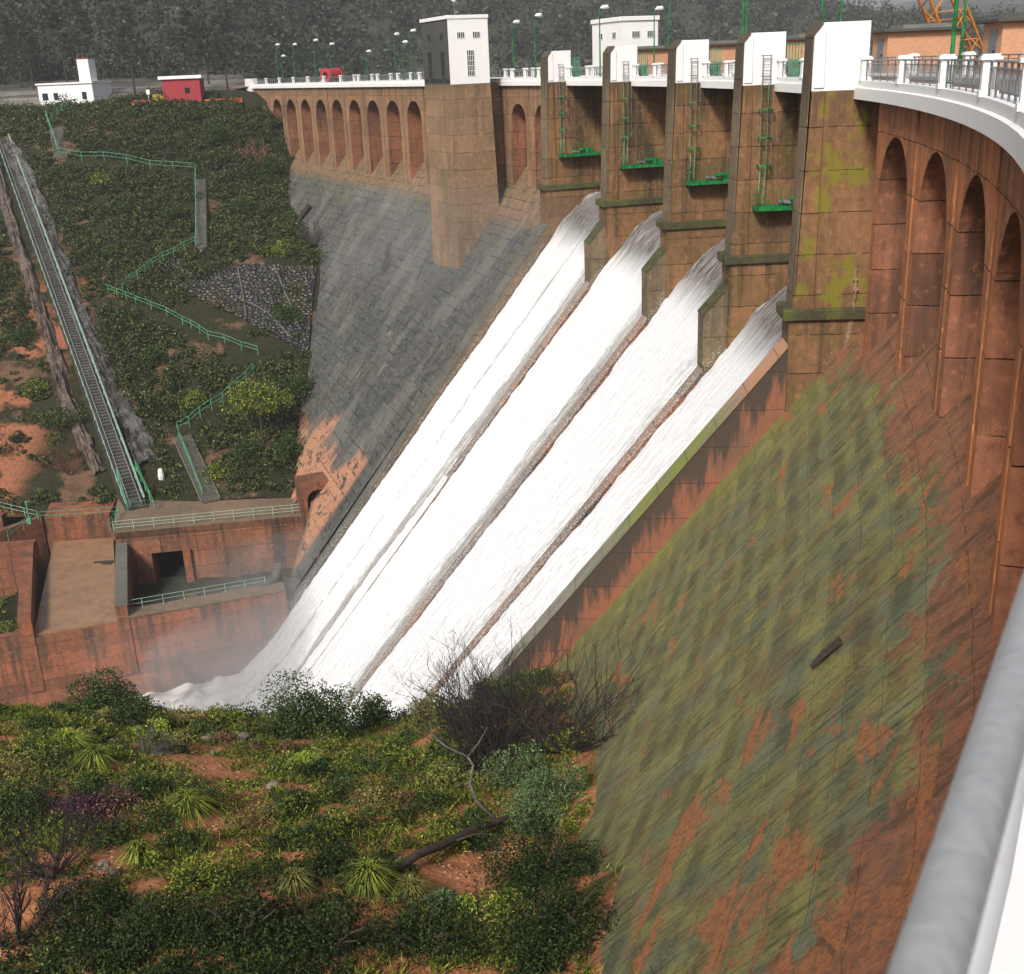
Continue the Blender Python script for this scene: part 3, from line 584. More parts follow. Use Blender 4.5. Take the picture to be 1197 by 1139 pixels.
# ================================================================== STREET LAMPS
LG = 'green lamp posts along the crest'
def lamp(s, o, h, lab, arm=1):
    e = empty('street_lamp', tuple(W(s, o, -.1)), lab, 'street lamp', LG)
    b = W(s, o, -.1); t = W(s, o, h); m = MB(); m.tube([b, b*.5+t*.5, t], [.085, .065, .045], 8); m.tube([b, b+[0, 0, .35]], .13, 8)
    a = W(s, o-.5*arm, h+.05); m.tube([t-[0, 0, .15], a], .03, 6); m.build('pole', M['green'], e)
    n = MB(); n.tube([W(s, o-.1*arm, h+.05), W(s, o-.35*arm, h+.12), W(s, o-.8*arm, h+.12), W(s, o-1.05*arm, h+.03)], [.06, .2, .24, .06], 10); n.build('lamp_head', M['lamp_white'], e, smooth=True)
for a in [(229.0, -.6, 6.9, 'leftmost green lamp post on the crest, above the first arches'), (226.2, -.6, 4.8, 'shorter green pole right beside the leftmost lamp post'), (218.8, -.6, 6.6, 'second tall green lamp post from the left, left of the red drum'), (207.0, -.6, 6.9, 'green lamp post rising right behind the red drum'),
          (198.9, -.6, 6.0, 'green lamp post just right of the red drum'), (195.8, -6, 4.6, 'short green pole just left of the lamp post that is right of the red drum'), (169.7, -.6, 6.4, 'left lamp of the group of three left of the square tower'), (166.6, -.6, 5.2, 'middle lamp of the group of three left of the square tower'), (163.2, -.6, 6.6, 'right lamp of the group of three left of the square tower'),
          (128.3, -.6, 6.1, 'green lamp post immediately right of the square tower'), (121.7, -.6, 6.5, 'second green lamp post right of the square tower'), (103.3, -.6, 6.3, 'dark stemmed lamp post in front of the white tower house'), (102.3, -6, 6.0, 'lamp head showing behind the roof corner of the white tower house'),
          (85.2, -.6, 8.4, 'tall green lamp post between the third and fourth pier caps from the right'), (67.2, -.6, 7.2, 'tall green lamp post behind the second pier cap from the right'), (81.5, -6, 7.5, 'twin green post right next to the one behind the second pier cap'),
          (49.4, -.6, 7.0, 'green lamp post rising behind the largest white pier cap, left one'), (62.9, -6, 7.5, 'green lamp post rising behind the largest white pier cap, right one'), (22.0, -.45, 8., 'thick green lamp post in front of the near balustrade beside the crane jib'), (42.5, -6, 8., 'thin green lamp post on the far side, just behind the thick near one')]: lamp(*a)
# ================================================================== CRANE beyond the crest
def crane():
    e = empty('crane', tuple(W(66, -19, -9)), 'yellow orange lattice jib of a crane rising behind the balustrade beside the brick hut', 'crane')
    d0 = ray(1128, 70); d1 = ray(1088, -30); k = 85.; base = d0*k/d0[1] + [0, 0, EYE]; top = d1*k*.98/d1[1] + [0, 0, EYE]
    ax = (top-base); Lb = np.linalg.norm(ax); ax /= Lb; base = base - ax*9; Lb += 15
    sx = np.cross(ax, [0, 1, 0]); sx /= np.linalg.norm(sx); sy = np.cross(ax, sx); w = 1.0
    m = MB(); cor = [sx*w*a + sy*w*b for a, b in ((-1, -1), (1, -1), (1, 1), (-1, 1))]
    for c in cor: m.bar(base+c, base+ax*Lb+c, .13)
    n = int(Lb/1.1)
    for i in range(n):
        for j in range(4):
            a, b = cor[j], cor[(j+1) % 4]
            if i % 2: a, b = b, a
            m.bar(base+ax*Lb*i/n+a, base+ax*Lb*(i+1)/n+b, .065)
    m.build('jib', M['orange'], e)
    c = MB(); c.wbox(base+[0, 1.5, -.5], (3.4, 4.2, 2.4)); c.wbox(base+[.2, 1.2, -2.5], (4.6, 5.5, 1.6)); c.build('cab', M['orange'], e, bevel=.1)
    c = MB(); c.wbox(base+[0, 1.5, -3.9], (9, 9, 1.2)); c.build('pontoon', M['grey_metal'], e)
crane()
# ================================================================== TERRAIN
def tps(ctrl, lam=.5):
    P = np.array(ctrl, float); X = P[:, :2]; n = len(X)
    def U(a, b):
        r2 = ((a[:, None]-b[None])**2).sum(-1); return r2*np.log(r2+1e-9)*.5
    K = U(X, X) + lam*np.eye(n); Q = np.hstack([np.ones((n, 1)), X]); A = np.zeros((n+3, n+3)); A[:n, :n] = K; A[:n, n:] = Q; A[n:, :n] = Q.T
    w = np.linalg.solve(A, np.concatenate([P[:, 2], np.zeros(3)]))
    def f(x, y):
        q = np.stack([np.ravel(x), np.ravel(y)], -1).astype(float); out = U(q, X) @ w[:n] + np.hstack([np.ones((len(q), 1)), q]) @ w[n:]
        return out.reshape(np.shape(x))
    return f
far_ctrl = [(-27, 139.5, -50.2), (-40, 139, -50.2), (-52, 141, -50.2), (-66, 141, -50.2), (-90, 139, -50.5), (-120, 136, -51), (-29.5, 167, -38.4), (-30.2, 190, -26.8), (-40.5, 229, -16.2), (-45, 170, -36.5), (-60, 170, -36), (-85, 170, -35), (-115, 165, -34),
            (-50, 195, -25.5), (-70, 200, -23), (-100, 200, -22), (-48, 243, -3.2), (-56, 232, -9), (-75, 225, -10), (-65, 239, -3.4), (-86, 250, -3.4), (-107, 262, -3.4), (-140, 250, -3), (-45, 262, -3), (-75, 265, -3), (-110, 290, -3), (-150, 215, -12), (-150, 150, -40), (-10, 150, -52), (-8, 190, -36), (-15, 225, -24), (-25, 255, -8), (-160, 280, 2), (-20, 280, -3), (-80, 285, -3)]
ff = tps(far_ctrl)
def fb(x, y, k, seed=0.): return np.vectorize(lambda a, b: mnoise.fractal((a*k, b*k, seed), 1., 2., 5))(x, y)
def far_z(x, y):
    x = np.asarray(x, float); y = np.asarray(y, float)
    z = ff(x, y); amp = np.clip((z+51)/6, 0, 1)*np.clip((-3.0-z)/4, .1, 1)
    return z + amp*(1.0*fb(x, y, .06, 1.) + .3*fb(x, y, .35, 2.))
near_ctrl = [(-14, 24, -20.6), (-5.9, 23, -20.1), (1.2, 22, -19.8), (-17.1, 31, -22.3), (-7.2, 30, -21.8), (1.8, 30, -22.6), (2.8, 39, -24.9), (2.6, 46, -27.3), (1.4, 58.6, -32.6), (-22.3, 42, -26), (-9.2, 40, -26.1), (-28.6, 55, -30.7), (-23.4, 58, -32.9), (-18.5, 58, -33.6), (-14.5, 58, -34.2), (-9.8, 54, -32.7), (-6.2, 57, -33.7), (-.4, 58, -32.4),
             (-34, 68, -40), (-20, 68, -43), (-8, 67, -44), (2, 72, -46), (-30, 88, -60), (-10, 88, -61), (6, 88, -62), (-60, 60, -42), (-70, 90, -62), (-10, 0, -14.5), (-40, 5, -20), (-30, 20, -22), (-45, 35, -29), (-70, 20, -30), (0, 10, -15), (6, 18, -15), (6, 45, -25), (6, 30, -20)]
nf = tps(near_ctrl)
def near_z(x, y):
    x = np.asarray(x, float); y = np.asarray(y, float)
    return nf(x, y) + .55*fb(x, y, .14, 5.) + .18*fb(x, y, .6, 6.) + .06*fb(x, y, 2.3, 7.)
def hit(px, py, zf, t0, t1, n=700):
    d = ray(px, py); t = np.linspace(t0, t1, n); X = d*t[:, None]; X[:, 2] += EYE
    v = X[:, 2] - zf(X[:, 0], X[:, 1]); i = np.argmax(v < 0)
    return X[i] if v[i] < 0 else X[-1]
def hitf(px, py):
    d = ray(px, py); lo, hi = 120., 330.
    t = np.linspace(lo, hi, 300); X = d*t[:, None]; X[:, 2] += EYE; v = X[:, 2]-ff(X[:, 0], X[:, 1]); i = int(np.argmax(v < 0)); P = X[i]
    return np.array([P[0], P[1], float(far_z(P[0], P[1]))])
def hitn(px, py):
    d = ray(px, py); t = np.linspace(18, 80, 400); X = d*t[:, None]; X[:, 2] += EYE; v = X[:, 2]-nf(X[:, 0], X[:, 1])
    if not (v < 0).any() or t[int(np.argmax(v < 0))] > 64: return hitn(px, py+3)
    P = X[int(np.argmax(v < 0))]
    return np.array([P[0], P[1], float(near_z(P[0], P[1]))])
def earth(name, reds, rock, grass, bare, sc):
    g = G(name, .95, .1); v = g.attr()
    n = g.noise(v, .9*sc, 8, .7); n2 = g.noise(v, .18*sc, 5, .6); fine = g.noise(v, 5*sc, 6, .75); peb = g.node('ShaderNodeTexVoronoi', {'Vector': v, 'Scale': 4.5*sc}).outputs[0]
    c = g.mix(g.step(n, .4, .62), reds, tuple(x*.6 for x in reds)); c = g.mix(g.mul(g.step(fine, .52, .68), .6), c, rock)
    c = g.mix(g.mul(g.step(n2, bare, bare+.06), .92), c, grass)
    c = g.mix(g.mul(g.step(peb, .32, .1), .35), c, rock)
    if name == 'dark_hillside_soil':
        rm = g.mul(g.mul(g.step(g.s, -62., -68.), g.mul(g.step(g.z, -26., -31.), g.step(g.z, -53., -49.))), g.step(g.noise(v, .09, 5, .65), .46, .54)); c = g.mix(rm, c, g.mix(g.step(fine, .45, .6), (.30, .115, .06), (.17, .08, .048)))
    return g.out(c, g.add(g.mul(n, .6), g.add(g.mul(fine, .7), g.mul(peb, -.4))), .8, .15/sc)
M['earth_near'] = earth('red_gravel_soil', (.44, .18, .08), (.46, .27, .16), (.06, .07, .022), .54, 1.)
M['earth_far'] = earth('dark_hillside_soil', (.13, .075, .045), (.12, .10, .08), (.016, .022, .009), .38, .5)  # dark brown far bank soil with near-black green patches
def terrain(name, xs, ys, zf, mat, mask=None):
    X, Y = np.meshgrid(xs, ys, indexing='ij'); Z = zf(X, Y); P = np.stack([X, Y, Z], -1).reshape(-1, 3); nv = len(ys)
    K = np.ones(X.shape, bool) if mask is None else mask(X, Y, Z); F_ = []
    for i in range(len(xs)-1):
        for j in range(nv-1):
            if K[i, j] and K[i+1, j] and K[i, j+1] and K[i+1, j+1]: F_.append((i*nv+j, (i+1)*nv+j, (i+1)*nv+j+1, i*nv+j+1))
    o = MB().add(P, P, F_).build(name, mat, None, smooth=True); return tag(o, kind='structure')
def dam_mask(X, Y, Z):
    s, o = sov(np.stack([X.ravel(), Y.ravel()], -1)); return ((Z.ravel() > zslope(s, o)-4.) & (o > -3)).reshape(X.shape) | (s.reshape(X.shape) > 255)
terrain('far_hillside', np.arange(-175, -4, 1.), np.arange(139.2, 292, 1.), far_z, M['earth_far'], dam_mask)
terrain('near_hillside', np.arange(-72, 10, .4), np.arange(-12, 90, .4), near_z, M['earth_near'], dam_mask)
xs_ = np.concatenate([np.arange(-400, -80, 8.), np.arange(-80, 30, .45), np.arange(30, 61, 6.)]); ys_ = np.concatenate([np.arange(60, 92, 4.), np.arange(92, 142, .45)])
m = MB().grid(lambda u, v: (u, v, -63.2 + 0*u), xs_, ys_, dam=False); v_ = m.v[0]
fx, fy = W(86, 42, 0)[:2]; dd_ = np.clip(1-np.hypot(v_[:, 0]-fx, v_[:, 1]-fy)/38, 0, 1); nn_ = fbm(v_[:, 0]*.35, v_[:, 1]*.35, 2., 6); v_[:, 2] += (.25+.8*dd_)*nn_ + 1.1*np.abs(fbm(v_[:, 0]*.9, v_[:, 1]*.9, 5., 6))*dd_ + .8*dd_
tag(m.build('river_water', M['river'], None, smooth=True), kind='structure')
tag(MB().grid(lambda u, v: (u, v, -9. + 0*u), np.linspace(-40, 262, 30), np.linspace(-420, -6.3, 4)).build('reservoir_water', plain('reservoir_water', (.05, .07, .06), .15), None), kind='structure')
g_ = MB().grid(lambda u, v: (u, v, -72. + 0*u), np.linspace(-5000, 5000, 5), np.linspace(-3000, 6000, 5), dam=False).build('ground', M['earth_far'], None); tag(g_, kind='structure')
# background hills round the reservoir, in polar form about the valley
def hills():
    az = np.radians(np.linspace(-42, 62, 210)); rr = np.concatenate([np.linspace(250, 900, 90), np.linspace(920, 3400, 50)])
    Az, R = np.meshgrid(az, rr, indexing='ij'); d = np.degrees(Az)
    sh = np.interp(d, [-42, -26, -12, -8, -3, 3, 8, 14, 20, 28, 62], [262, 285, 290, 330, 400, 430, 470, 520, 560, 620, 700])
    H = np.interp(d, [-42, -20, -8, 2, 9, 13, 17, 20, 24, 30, 62], [120, 110, 95, 90, 80, 62, 40, 34, 30, 44, 60])
    X, Y = R*np.sin(Az), R*np.cos(Az); t = (R-sh)
    z0 = np.interp(d, [-42, -11, -8, 62], [-3.2, -3.2, -13, -13])
    Z = np.where(t < 0, z0+t*.25, z0 + t*.10 + 0) ; Z = np.where(t < 90, Z, z0 + 9 + H*(1-np.exp(-(t-90)/260.)) )
    # terraced bare shore
    Zs = np.floor(Z/2.2)*2.2; Z = np.where((t > 0) & (t < 90), .35*Z+.65*Zs, Z)
    n = fb(X, Y, .006, 11.)*16 + fb(X, Y, .03, 12.)*3; Z = Z + n*np.clip((t-60)/200, 0, 1) + (R > 1500)*(R-1500)*.05*np.clip((d-10)/10, 0, 1)
    nv = len(rr); P = np.stack([X, Y, Z], -1).reshape(-1, 3); F_ = [(i*nv+j, i*nv+j+1, (i+1)*nv+j+1, (i+1)*nv+j) for i in range(len(az)-1) for j in range(nv-1)]
    g = G('background_hill', .95, .1); v = g.attr(); n1 = g.noise(v, .02, 6, .65); n2 = g.noise(v, .12, 6, .7); nz_ = g.noise(g.scaled(v, (.03, .03, 1.2)), 1., 5, .6)
    c = g.mix(g.step(n2, .42, .6), (.032, .038, .026), (.055, .055, .042)); shc = g.mix(g.step(nz_, .42, .6), (.21, .19, .165), (.08, .075, .07))
    tl = g.step(g.math('FRACT', g.math('DIVIDE', g.add(g.z, g.mul(n2, 1.2)), 2.2)), .6, .85); shc = g.mix(g.mul(tl, .6), shc, (.035, .033, .03)); rub = g.noise(v, .5, 6, .8); shc = g.mix(g.mul(g.step(rub, .5, .62), .6), shc, (.05, .052, .045))
    c = g.mix(g.step(g.add(g.z, g.mul(n1, 10.)), 4., 9.), shc, c); g.out(c, n2, .7, 1.)
    o = MB().add(P, P, F_).build('background_hills', g.m, None, smooth=True); tag(o, kind='structure')
    return az, rr, Z, sh
HAZ, HRR, HZ, HSH = hills()
# crest road continuing on the left bank
P0 = W(250, -3, 0)
road = MB(); c0 = W(247, -3.2, 0)[:2]; pts = [c0, c0+[-14, 8], c0+[-32, 16], c0+[-60, 30], c0+[-100, 46]]
V = []; 
for i, p in enumerate(pts):
    d = np.array(pts[min(i+1, 4)])-np.array(pts[max(i-1, 0)]); d /= np.linalg.norm(d); n = np.array([-d[1], d[0]]); V += [(*(p+n*3.4), -2.75), (*(p-n*3.4), -2.75)]
V[0] = (*V[0][:2], -.13); V[1] = (*V[1][:2], -.13)
road.add(V, V, [(2*i, 2*i+1, 2*i+3, 2*i+2) for i in range(4)]); tag(road.build('road', M['asphalt'], None), kind='structure')
# ================================================================== STILLING BASIN AND LOWER WALLS
P111 = lambda o, z, s=111.2: W(s, o, z)
b = empty('basin_wall', tuple(W(112, 55, -63)), 'long low red concrete side wall of the stilling basin with a pale walkway on top', 'wall')
MB().box(111.1, 113.4, 35.5, 53.6, -72, -53.35, 4).build('wall', M['basin'], b); MB().box(111.1, 113.4, 53.6, 62.4, -72, -53.75, 2).build('lip', M['basin'], b)
MB().box(111.1, 113.4, 62.4, 110, -72, -53.35, 6).build('wall', M['basin'], b)
MB().box(110.95, 113.6, 35.5, 53.6, -53.35, -53.1, 4).build('walkway', M['basin_top'], b)
e = empty('guide_wall', tuple(W(114, 36, -60)), 'short curved grey concrete kerb joining the basin walkway to the dam foot', 'wall')
cw = MB()
for i in range(8):
    a0, a1 = PI*.5*i/8, PI*.5*(i+1)/8; cw.box(113.0+3.4*(1-math.cos(a0)), 113.0+3.4*(1-math.cos(a1))+.05, 37.4-2.2*math.sin(a0)-.0, 38.2-2.2*math.sin(a0), -60, -52.9+.16*i)
cw.build('wall', M['greycop'], e)
# tall retaining wall with tunnel
A = np.array([-24.6, 133.0]); B = np.array([-48.6, 129.5]); dv = (B-A)/np.linalg.norm(B-A); nn = np.array([-dv[1], dv[0]]); nn = nn if nn[1] > 0 else -nn
r = empty('retaining_wall', (float(A[0]+B[0])/2, 131.5, -57), 'stained red concrete retaining wall with a dark square tunnel mouth below the terrace', 'wall')
def wq(m, u0, u1, z0, z1, d0=0., d1=5.):
    p = [A+dv*u0+nn*d0, A+dv*u1+nn*d0, A+dv*u1+nn*d1, A+dv*u0+nn*d1]; m.quad8([(*q, z0) for q in p], [(*q, z1) for q in p])
Lw = np.linalg.norm(B-A); u_t0 = 16.6; u_t1 = 20.3
m = MB(); wq(m, 0, u_t0, -60, -50.1); wq(m, u_t1, Lw, -60, -50.1); wq(m, u_t0, u_t1, -53.2, -50.1); m.build('wall', M['train'], r)
m = MB(); wq(m, u_t0-.1, u_t1+.1, -60, -53, 4.9, 5.2); m.build('tunnel_back', M['dark'], r)
m = MB(); wq(m, u_t0-1.0, u_t0-.1, -59, -53., -.5, .02); m.build('buttress', M['basin'], r)
tz = MB(); tz.quad8([(*(A+dv*-6), -51.), (*(B+dv*.2), -51.), (-52.3, 143, -51.), (-22, 143, -51.)], [(*(A+dv*-6), -50.05), (*(B+dv*.2), -50.05), (-52.3, 143, -50.05), (-22, 143, -50.05)])
tag(tz.build('terrace', M['basin_top'], None), kind='structure')
tz = MB(); tz.quad8([(-59.6, 135.9, -56), (-51.5, 136.6, -56), (-52.3, 143, -56), (-61, 143, -56)], [(-59.6, 135.9, -50.2), (-51.5, 136.6, -50.2), (-52.3, 143, -50.05), (-61, 143, -50.1)])
tag(tz.build('pool_back_wall', M['basin'], None), 'short red wall closing the back of the muddy pool below the green railing', 'wall')
pf = MB().grid(lambda u, v: (u, v, -57.2+0*u), np.linspace(113.3, 133, 26), np.linspace(30, 53.2, 30)); pf.v[0][:, 2] += .5*fb(pf.v[0][:, 0], pf.v[0][:, 1], .3, 3.)
tag(pf.build('pit_floor', M['earth_far'], None, smooth=True), kind='structure')
# muddy pool
pl = [(-59.0, 136.3), (-51.6, 136.9), tuple(W(111.6, 53.7, 0)[:2]), tuple(W(111.6, 62.3, 0)[:2])]; WR = tuple(W(110.95, 53.75, 0)[:2]); WL = tuple(W(110.95, 62.2, 0)[:2])
m = MB(); m.quad8([(*p, -55) for p in pl], [(*p, -53.5) for p in pl]); tag(m.build('pool_water', M['mud'], None), kind='structure')
def wallstrip(a, c, w, z0, z1, side=1):
    a = np.array(a); c = np.array(c); d = (c-a)/np.linalg.norm(c-a); n = np.array([-d[1], d[0]])*w*side; return [(*a, z0), (*c, z0), (*(c+n), z0), (*(a+n), z0)], [(*a, z1), (*c, z1), (*(c+n), z1), (*(a+n), z1)]
e = empty('pool_side_wall', (-47.6, 123, -57), 'dark grey topped side wall on the right of the muddy pool', 'wall')
m = MB(); m.quad8(*wallstrip((-50.9, 137.0), WR, 1.25, -60, -51.7)); m.build('wall', M['basin'], e); m = MB(); m.quad8(*wallstrip((-50.95, 137.02), WR, 1.35, -51.7, -51.5)); m.build('coping', M['greycop'], e)
e = empty('pool_side_wall', (-56, 123, -57), 'reddish topped side wall on the left of the muddy pool', 'wall')
m = MB(); m.quad8(*wallstrip((-59.3, 131), WL, 1.3, -60, -51.7, -1)); m.build('wall', M['basin'], e); m = MB(); m.quad8(*wallstrip((-59.3, 131.05), WL, 1.35, -51.7, -51.5, -1)); m.build('coping', M['basin'], e)
e = empty('wing_wall', (-62, 132, -57), 'short angled red wing wall at the left end of the muddy pool', 'wall')
m = MB(); m.quad8(*wallstrip((-59.3, 131.1), (-66, 130.5), 1.3, -60, -51.6, -1)); m.quad8(*wallstrip((-66, 130.5), (-60.5, 137.5), .9, -60, -50.6, 1)); m.build('wall', M['basin'], e)
e = empty('channel_wall', (-80, 133, -57), 'low red wall of the second muddy channel at the left edge', 'wall')
m = MB(); m.quad8(*wallstrip((-66, 139.5), (-110, 139.5), 1.2, -60, -50.5)); m.quad8(*wallstrip((-67.5, 131), (-110, 131), 1., -60, -52.8)); m.build('wall', M['basin'], e)
m = MB(); m.quad8([(-66, 130, -60), (-110, 130, -60), (-110, 140, -60), (-66, 140, -60)], [(-66, 130, -53.2), (-110, 130, -53.2), (-110, 140, -53.2), (-66, 140, -53.2)]); tag(m.build('channel_water', M['mud'], None), kind='structure')
lf = MB().grid(lambda u, v: (u, v, -57.0+0*u), np.linspace(113.3, 136, 24), np.linspace(61.5, 118, 50)); lf.v[0][:, 2] += .8*fb(lf.v[0][:, 0], lf.v[0][:, 1], .2, 4.)
tag(lf.build('bank', M['earth_far'], None, smooth=True), kind='structure')
tag(MB().wbox((-50.2, 128.6, -53.42), (2.2, .35, .12), .05).wbox((-49.6, 128.3, -53.40), (1.2, .9, .10), -.2).build('driftwood', M['bark'], None), 'dark piece of driftwood floating in the muddy pool', 'driftwood')
# ================================================================== RAILINGS, STAIRS, INCLINE
def railing(pts, lab, h=1.1, step=2.2, mat='palegreen', r=.05, rails=(1., .55), group='green railings on the left bank'):
    pts = [np.array(p, float) for p in pts]; e = empty('railing', tuple(pts[0]), lab, 'railing', group); a = MB()
    for f in rails:
        m = MB(); m.tube([p+[0, 0, h*f] for p in pts], r*.6, 5); m.build('rail', M[mat], e)
    for p, q in zip(pts, pts[1:]):
        n = max(1, int(np.linalg.norm(q-p)/step))
        for i in range(n + (q is pts[-1])): x = p+(q-p)*i/n; MB().bar(x-[0, 0, .1], x+[0, 0, h], r*1.3).build('post', M[mat], e)
    return e
def onf(pl, up=.15, n=3):
    out = []
    for (a, c) in zip(pl, pl[1:]):
        for i in range(n): out.append(hitf(a[0]+(c[0]-a[0])*i/n, a[1]+(c[1]-a[1])*i/n)+[0, 0, up])
    return out + [hitf(*pl[-1])+[0, 0, up]]
railing(onf([(70, 190), (230, 207)], .9, 6), 'long level green railing across the upper scrub, ending above the vertical stair', 1.5, 3.2, r=.075)
railing(onf([(55, 142), (70, 188)], .9, 4), 'short steep green railing at the upper left beside a flight of steps', 1.5, 3.2, r=.075)
railing(onf([(62, 146), (80, 132)], .9, 3), 'tiny green railing at the very top of the hillside path', 1.5, 3.2, r=.075)
railing(onf([(230, 207), (231, 297)], .9, 5), 'green handrail running straight down the middle stair', 1.3, 3.6, r=.075)
railing(onf([(230, 297), (180, 322), (145, 349)], .9, 4), 'faint green railing descending left from the foot of the middle stair', 1.2, 3.2, r=.07)
railing(onf([(128, 350), (160, 362), (215, 386), (245, 406), (303, 426)], .9, 3), 'green railing winding down past the rubble slope', 1.2, 3.2, r=.07)
railing(onf([(298, 446), (262, 478), (209, 512)], .9, 4), 'green railing descending to the head of the lower stair', 1.5, 3.0, r=.075)
railing(onf([(209, 512), (238, 588)], .3, 4), 'green handrail on the left of the lower stair', 1.3, 2.6, r=.075)
def stair(pa, pb, lab, w=1.6, n=30, up=.15):
    a = hitf(*pa); c = hitf(*pb); d = c-a; d2 = d[:2]/np.linalg.norm(d[:2]); rz = math.atan2(d2[1], d2[0]); e = empty('stair', tuple(c), lab, 'stair', 'concrete stairs on the left bank'); m = MB()
    for i in range(n):
        p = a + d*(i+.5)/n; p[2] = max(float(far_z(p[0], p[1])), p[2])+up; m.wbox(p, (np.linalg.norm(d[:2])/n*.55, w, .4), rz)
    m.build('steps', M['greycop'], e)
    for sd in (-1, 1):
        s_ = MB(); nrm = np.array([-d2[1], d2[0], 0])*sd*(w/2+.1); pp = []
        for i in range(9): x = a+d*i/8; x[2] = max(float(far_z(x[0], x[1])), x[2]); pp.append(x+nrm+[0, 0, up+.1])
        s_.tube(pp, .13, 4); s_.build('stringer', M['greycop'], e)
stair((235, 212), (236, 296), 'grey concrete stair running straight down the middle of the hillside', 1.5, 50)
stair((66, 150), (72, 188), 'short flight of grey steps at the upper left of the hillside', 2.0, 24)
stair((213, 514), (248, 594), 'lower stair of dark steps reaching the terrace', 2.2, 34, .5)
TZ = -50.05
def zpt(x, y, z): d = ray(x, y); t = (z-EYE)/d[2]; return np.array([d[0]*t, d[1]*t, z])
railing([zpt(133, 621, TZ), zpt(365, 599, TZ)], 'pale green railing along the edge of the terrace above the retaining wall', 1.25, 2.4, 'mintpale', .06, (1., .66, .33))
railing([zpt(129, 620, TZ), zpt(139, 604, TZ)], 'short green railing end piece beside the grey topped pool wall', 1.2, 1.5)
railing([zpt(140, 603, TZ), zpt(48, 609, TZ), zpt(28, 619, TZ), zpt(10, 631, TZ)], 'green railing above the back wall of the muddy pool', 1.2, 2.0)
railing([zpt(45, 608, TZ), zpt(0, 597, TZ), zpt(-30, 592, TZ)], 'grey green railing leaving the left edge above the second channel', 1.2, 2.0, 'mintpale')
railing([W(113.2, 37.5, -53.1), W(113.2, 53.2, -53.1)], 'pale railing along the walkway on top of the basin wall', 1.1, 2.2, 'mintpale', .045)
m = MB(); pa = zpt(35, 612, TZ); m.bar(pa, pa+[0, 0, 3.0], .14); m.bar(pa+[0, 0, 2.9], pa+[.5, 0, 2.9], .1); m.wbox(pa+[0, 0, .4], (.5, .5, .8)); tag(m.build('valve_post', M['palegreen'], None), 'green valve post standing at the corner of the pool railing', 'valve')
# incline with rail track
def incline():
    top = hitf(3, 168); bot = zpt(158, 596, TZ); e = empty('inclined_track', tuple(bot), 'steep straight rail incline with sleepers and green rails down the left hillside', 'inclined track')
    P = [top+(bot-top)*t for t in np.linspace(0, 1, 15)]
    P = [np.array([p[0], p[1], (top+(bot-top)*t)[2]+.2]) for p, t in zip(P, np.linspace(0, 1, 15))]
    d = bot-top; d2 = np.array([d[0], d[1]])/np.linalg.norm(d[:2]); n = np.array([-d2[1], d2[0], 0])*.66
    bed = MB()
    for p, q in zip(P, P[1:]):
        zz = -1.5
        bed.quad8([p-n*1.8+[0, 0, -9], p+n*2.4+[0, 0, -9], q+n*2.4+[0, 0, -9], q-n*1.8+[0, 0, -9]], [p-n*1.7+[0, 0, .1], p+n*2.3+[0, 0, .1], q+n*2.3+[0, 0, .1], q-n*1.7+[0, 0, .1]])
    bed.build('bed', M['ledge_dark'], e)
    m = MB(); N_ = 150
    for i in range(N_):
        p = P[0]+(P[-1]-P[0])*i/N_; m.bar(p-n*.6+[0, 0, .25], p+n*1.3+[0, 0, .25], .28, .2)
    m.build('sleepers', M['greycop'], e)
    for nm, off, w, mt in (('rail', -.7, .14, 'grey_metal'), ('rail', 1.4, .14, 'grey_metal')):
        m = MB(); m.bar(P[0]+n*off+[0, 0, .45], P[-1]+n*off+[0, 0, .45], w); m.build(nm, M[mt], e)
    m = MB()
    for off in (1.9, 2.1): m.bar(P[0]+n*off+[0, 0, 1.2], P[-1]+n*off+[0, 0, 1.2], .10); 
    m.bar(P[0]-n*1.6+[0, 0, .9], P[-1]-n*1.6+[0, 0, .9], .08)
    for i in range(40):
        p = P[0]+(P[-1]-P[0])*i/40; m.bar(p+n*2.+[0, 0, 0], p+n*2.+[0, 0, 1.2], .08); m.bar(p-n*1.6, p-n*1.6+[0, 0, .9], .07)
    m.build('handrail', M['mintpale'], e)
    return P, n, d
def gut(name, col, dark, sc=1.2):
    g = G(name, .95, .1); v = g.attr(); a = g.noise(v, .5*sc, 7, .7); w = g.noise(g.scaled(v, (1.2, 1.2, 2.2)), 1.1*sc, 7, .8, 1.)
    c = g.mix(g.step(a, .4, .6), col, dark); c = g.mix(g.mul(g.step(w, .5, .62), .8), c, tuple(x*.4 for x in dark)); return g.out(c, g.add(a, g.mul(w, -1.)), 1., .5)
M['ledge_dark'] = concrete('dark_track_bed', (.06, .058, .052), (.045, .043, .04), (.025, .025, .022), stain=.5)
M['gutter'] = gut('grey_rock_cut', (.17, .16, .15), (.065, .062, .06)); M['gutter2'] = gut('pinkish_rock_cut', (.22, .165, .14), (.10, .08, .07))
IP, IN, ID = incline()
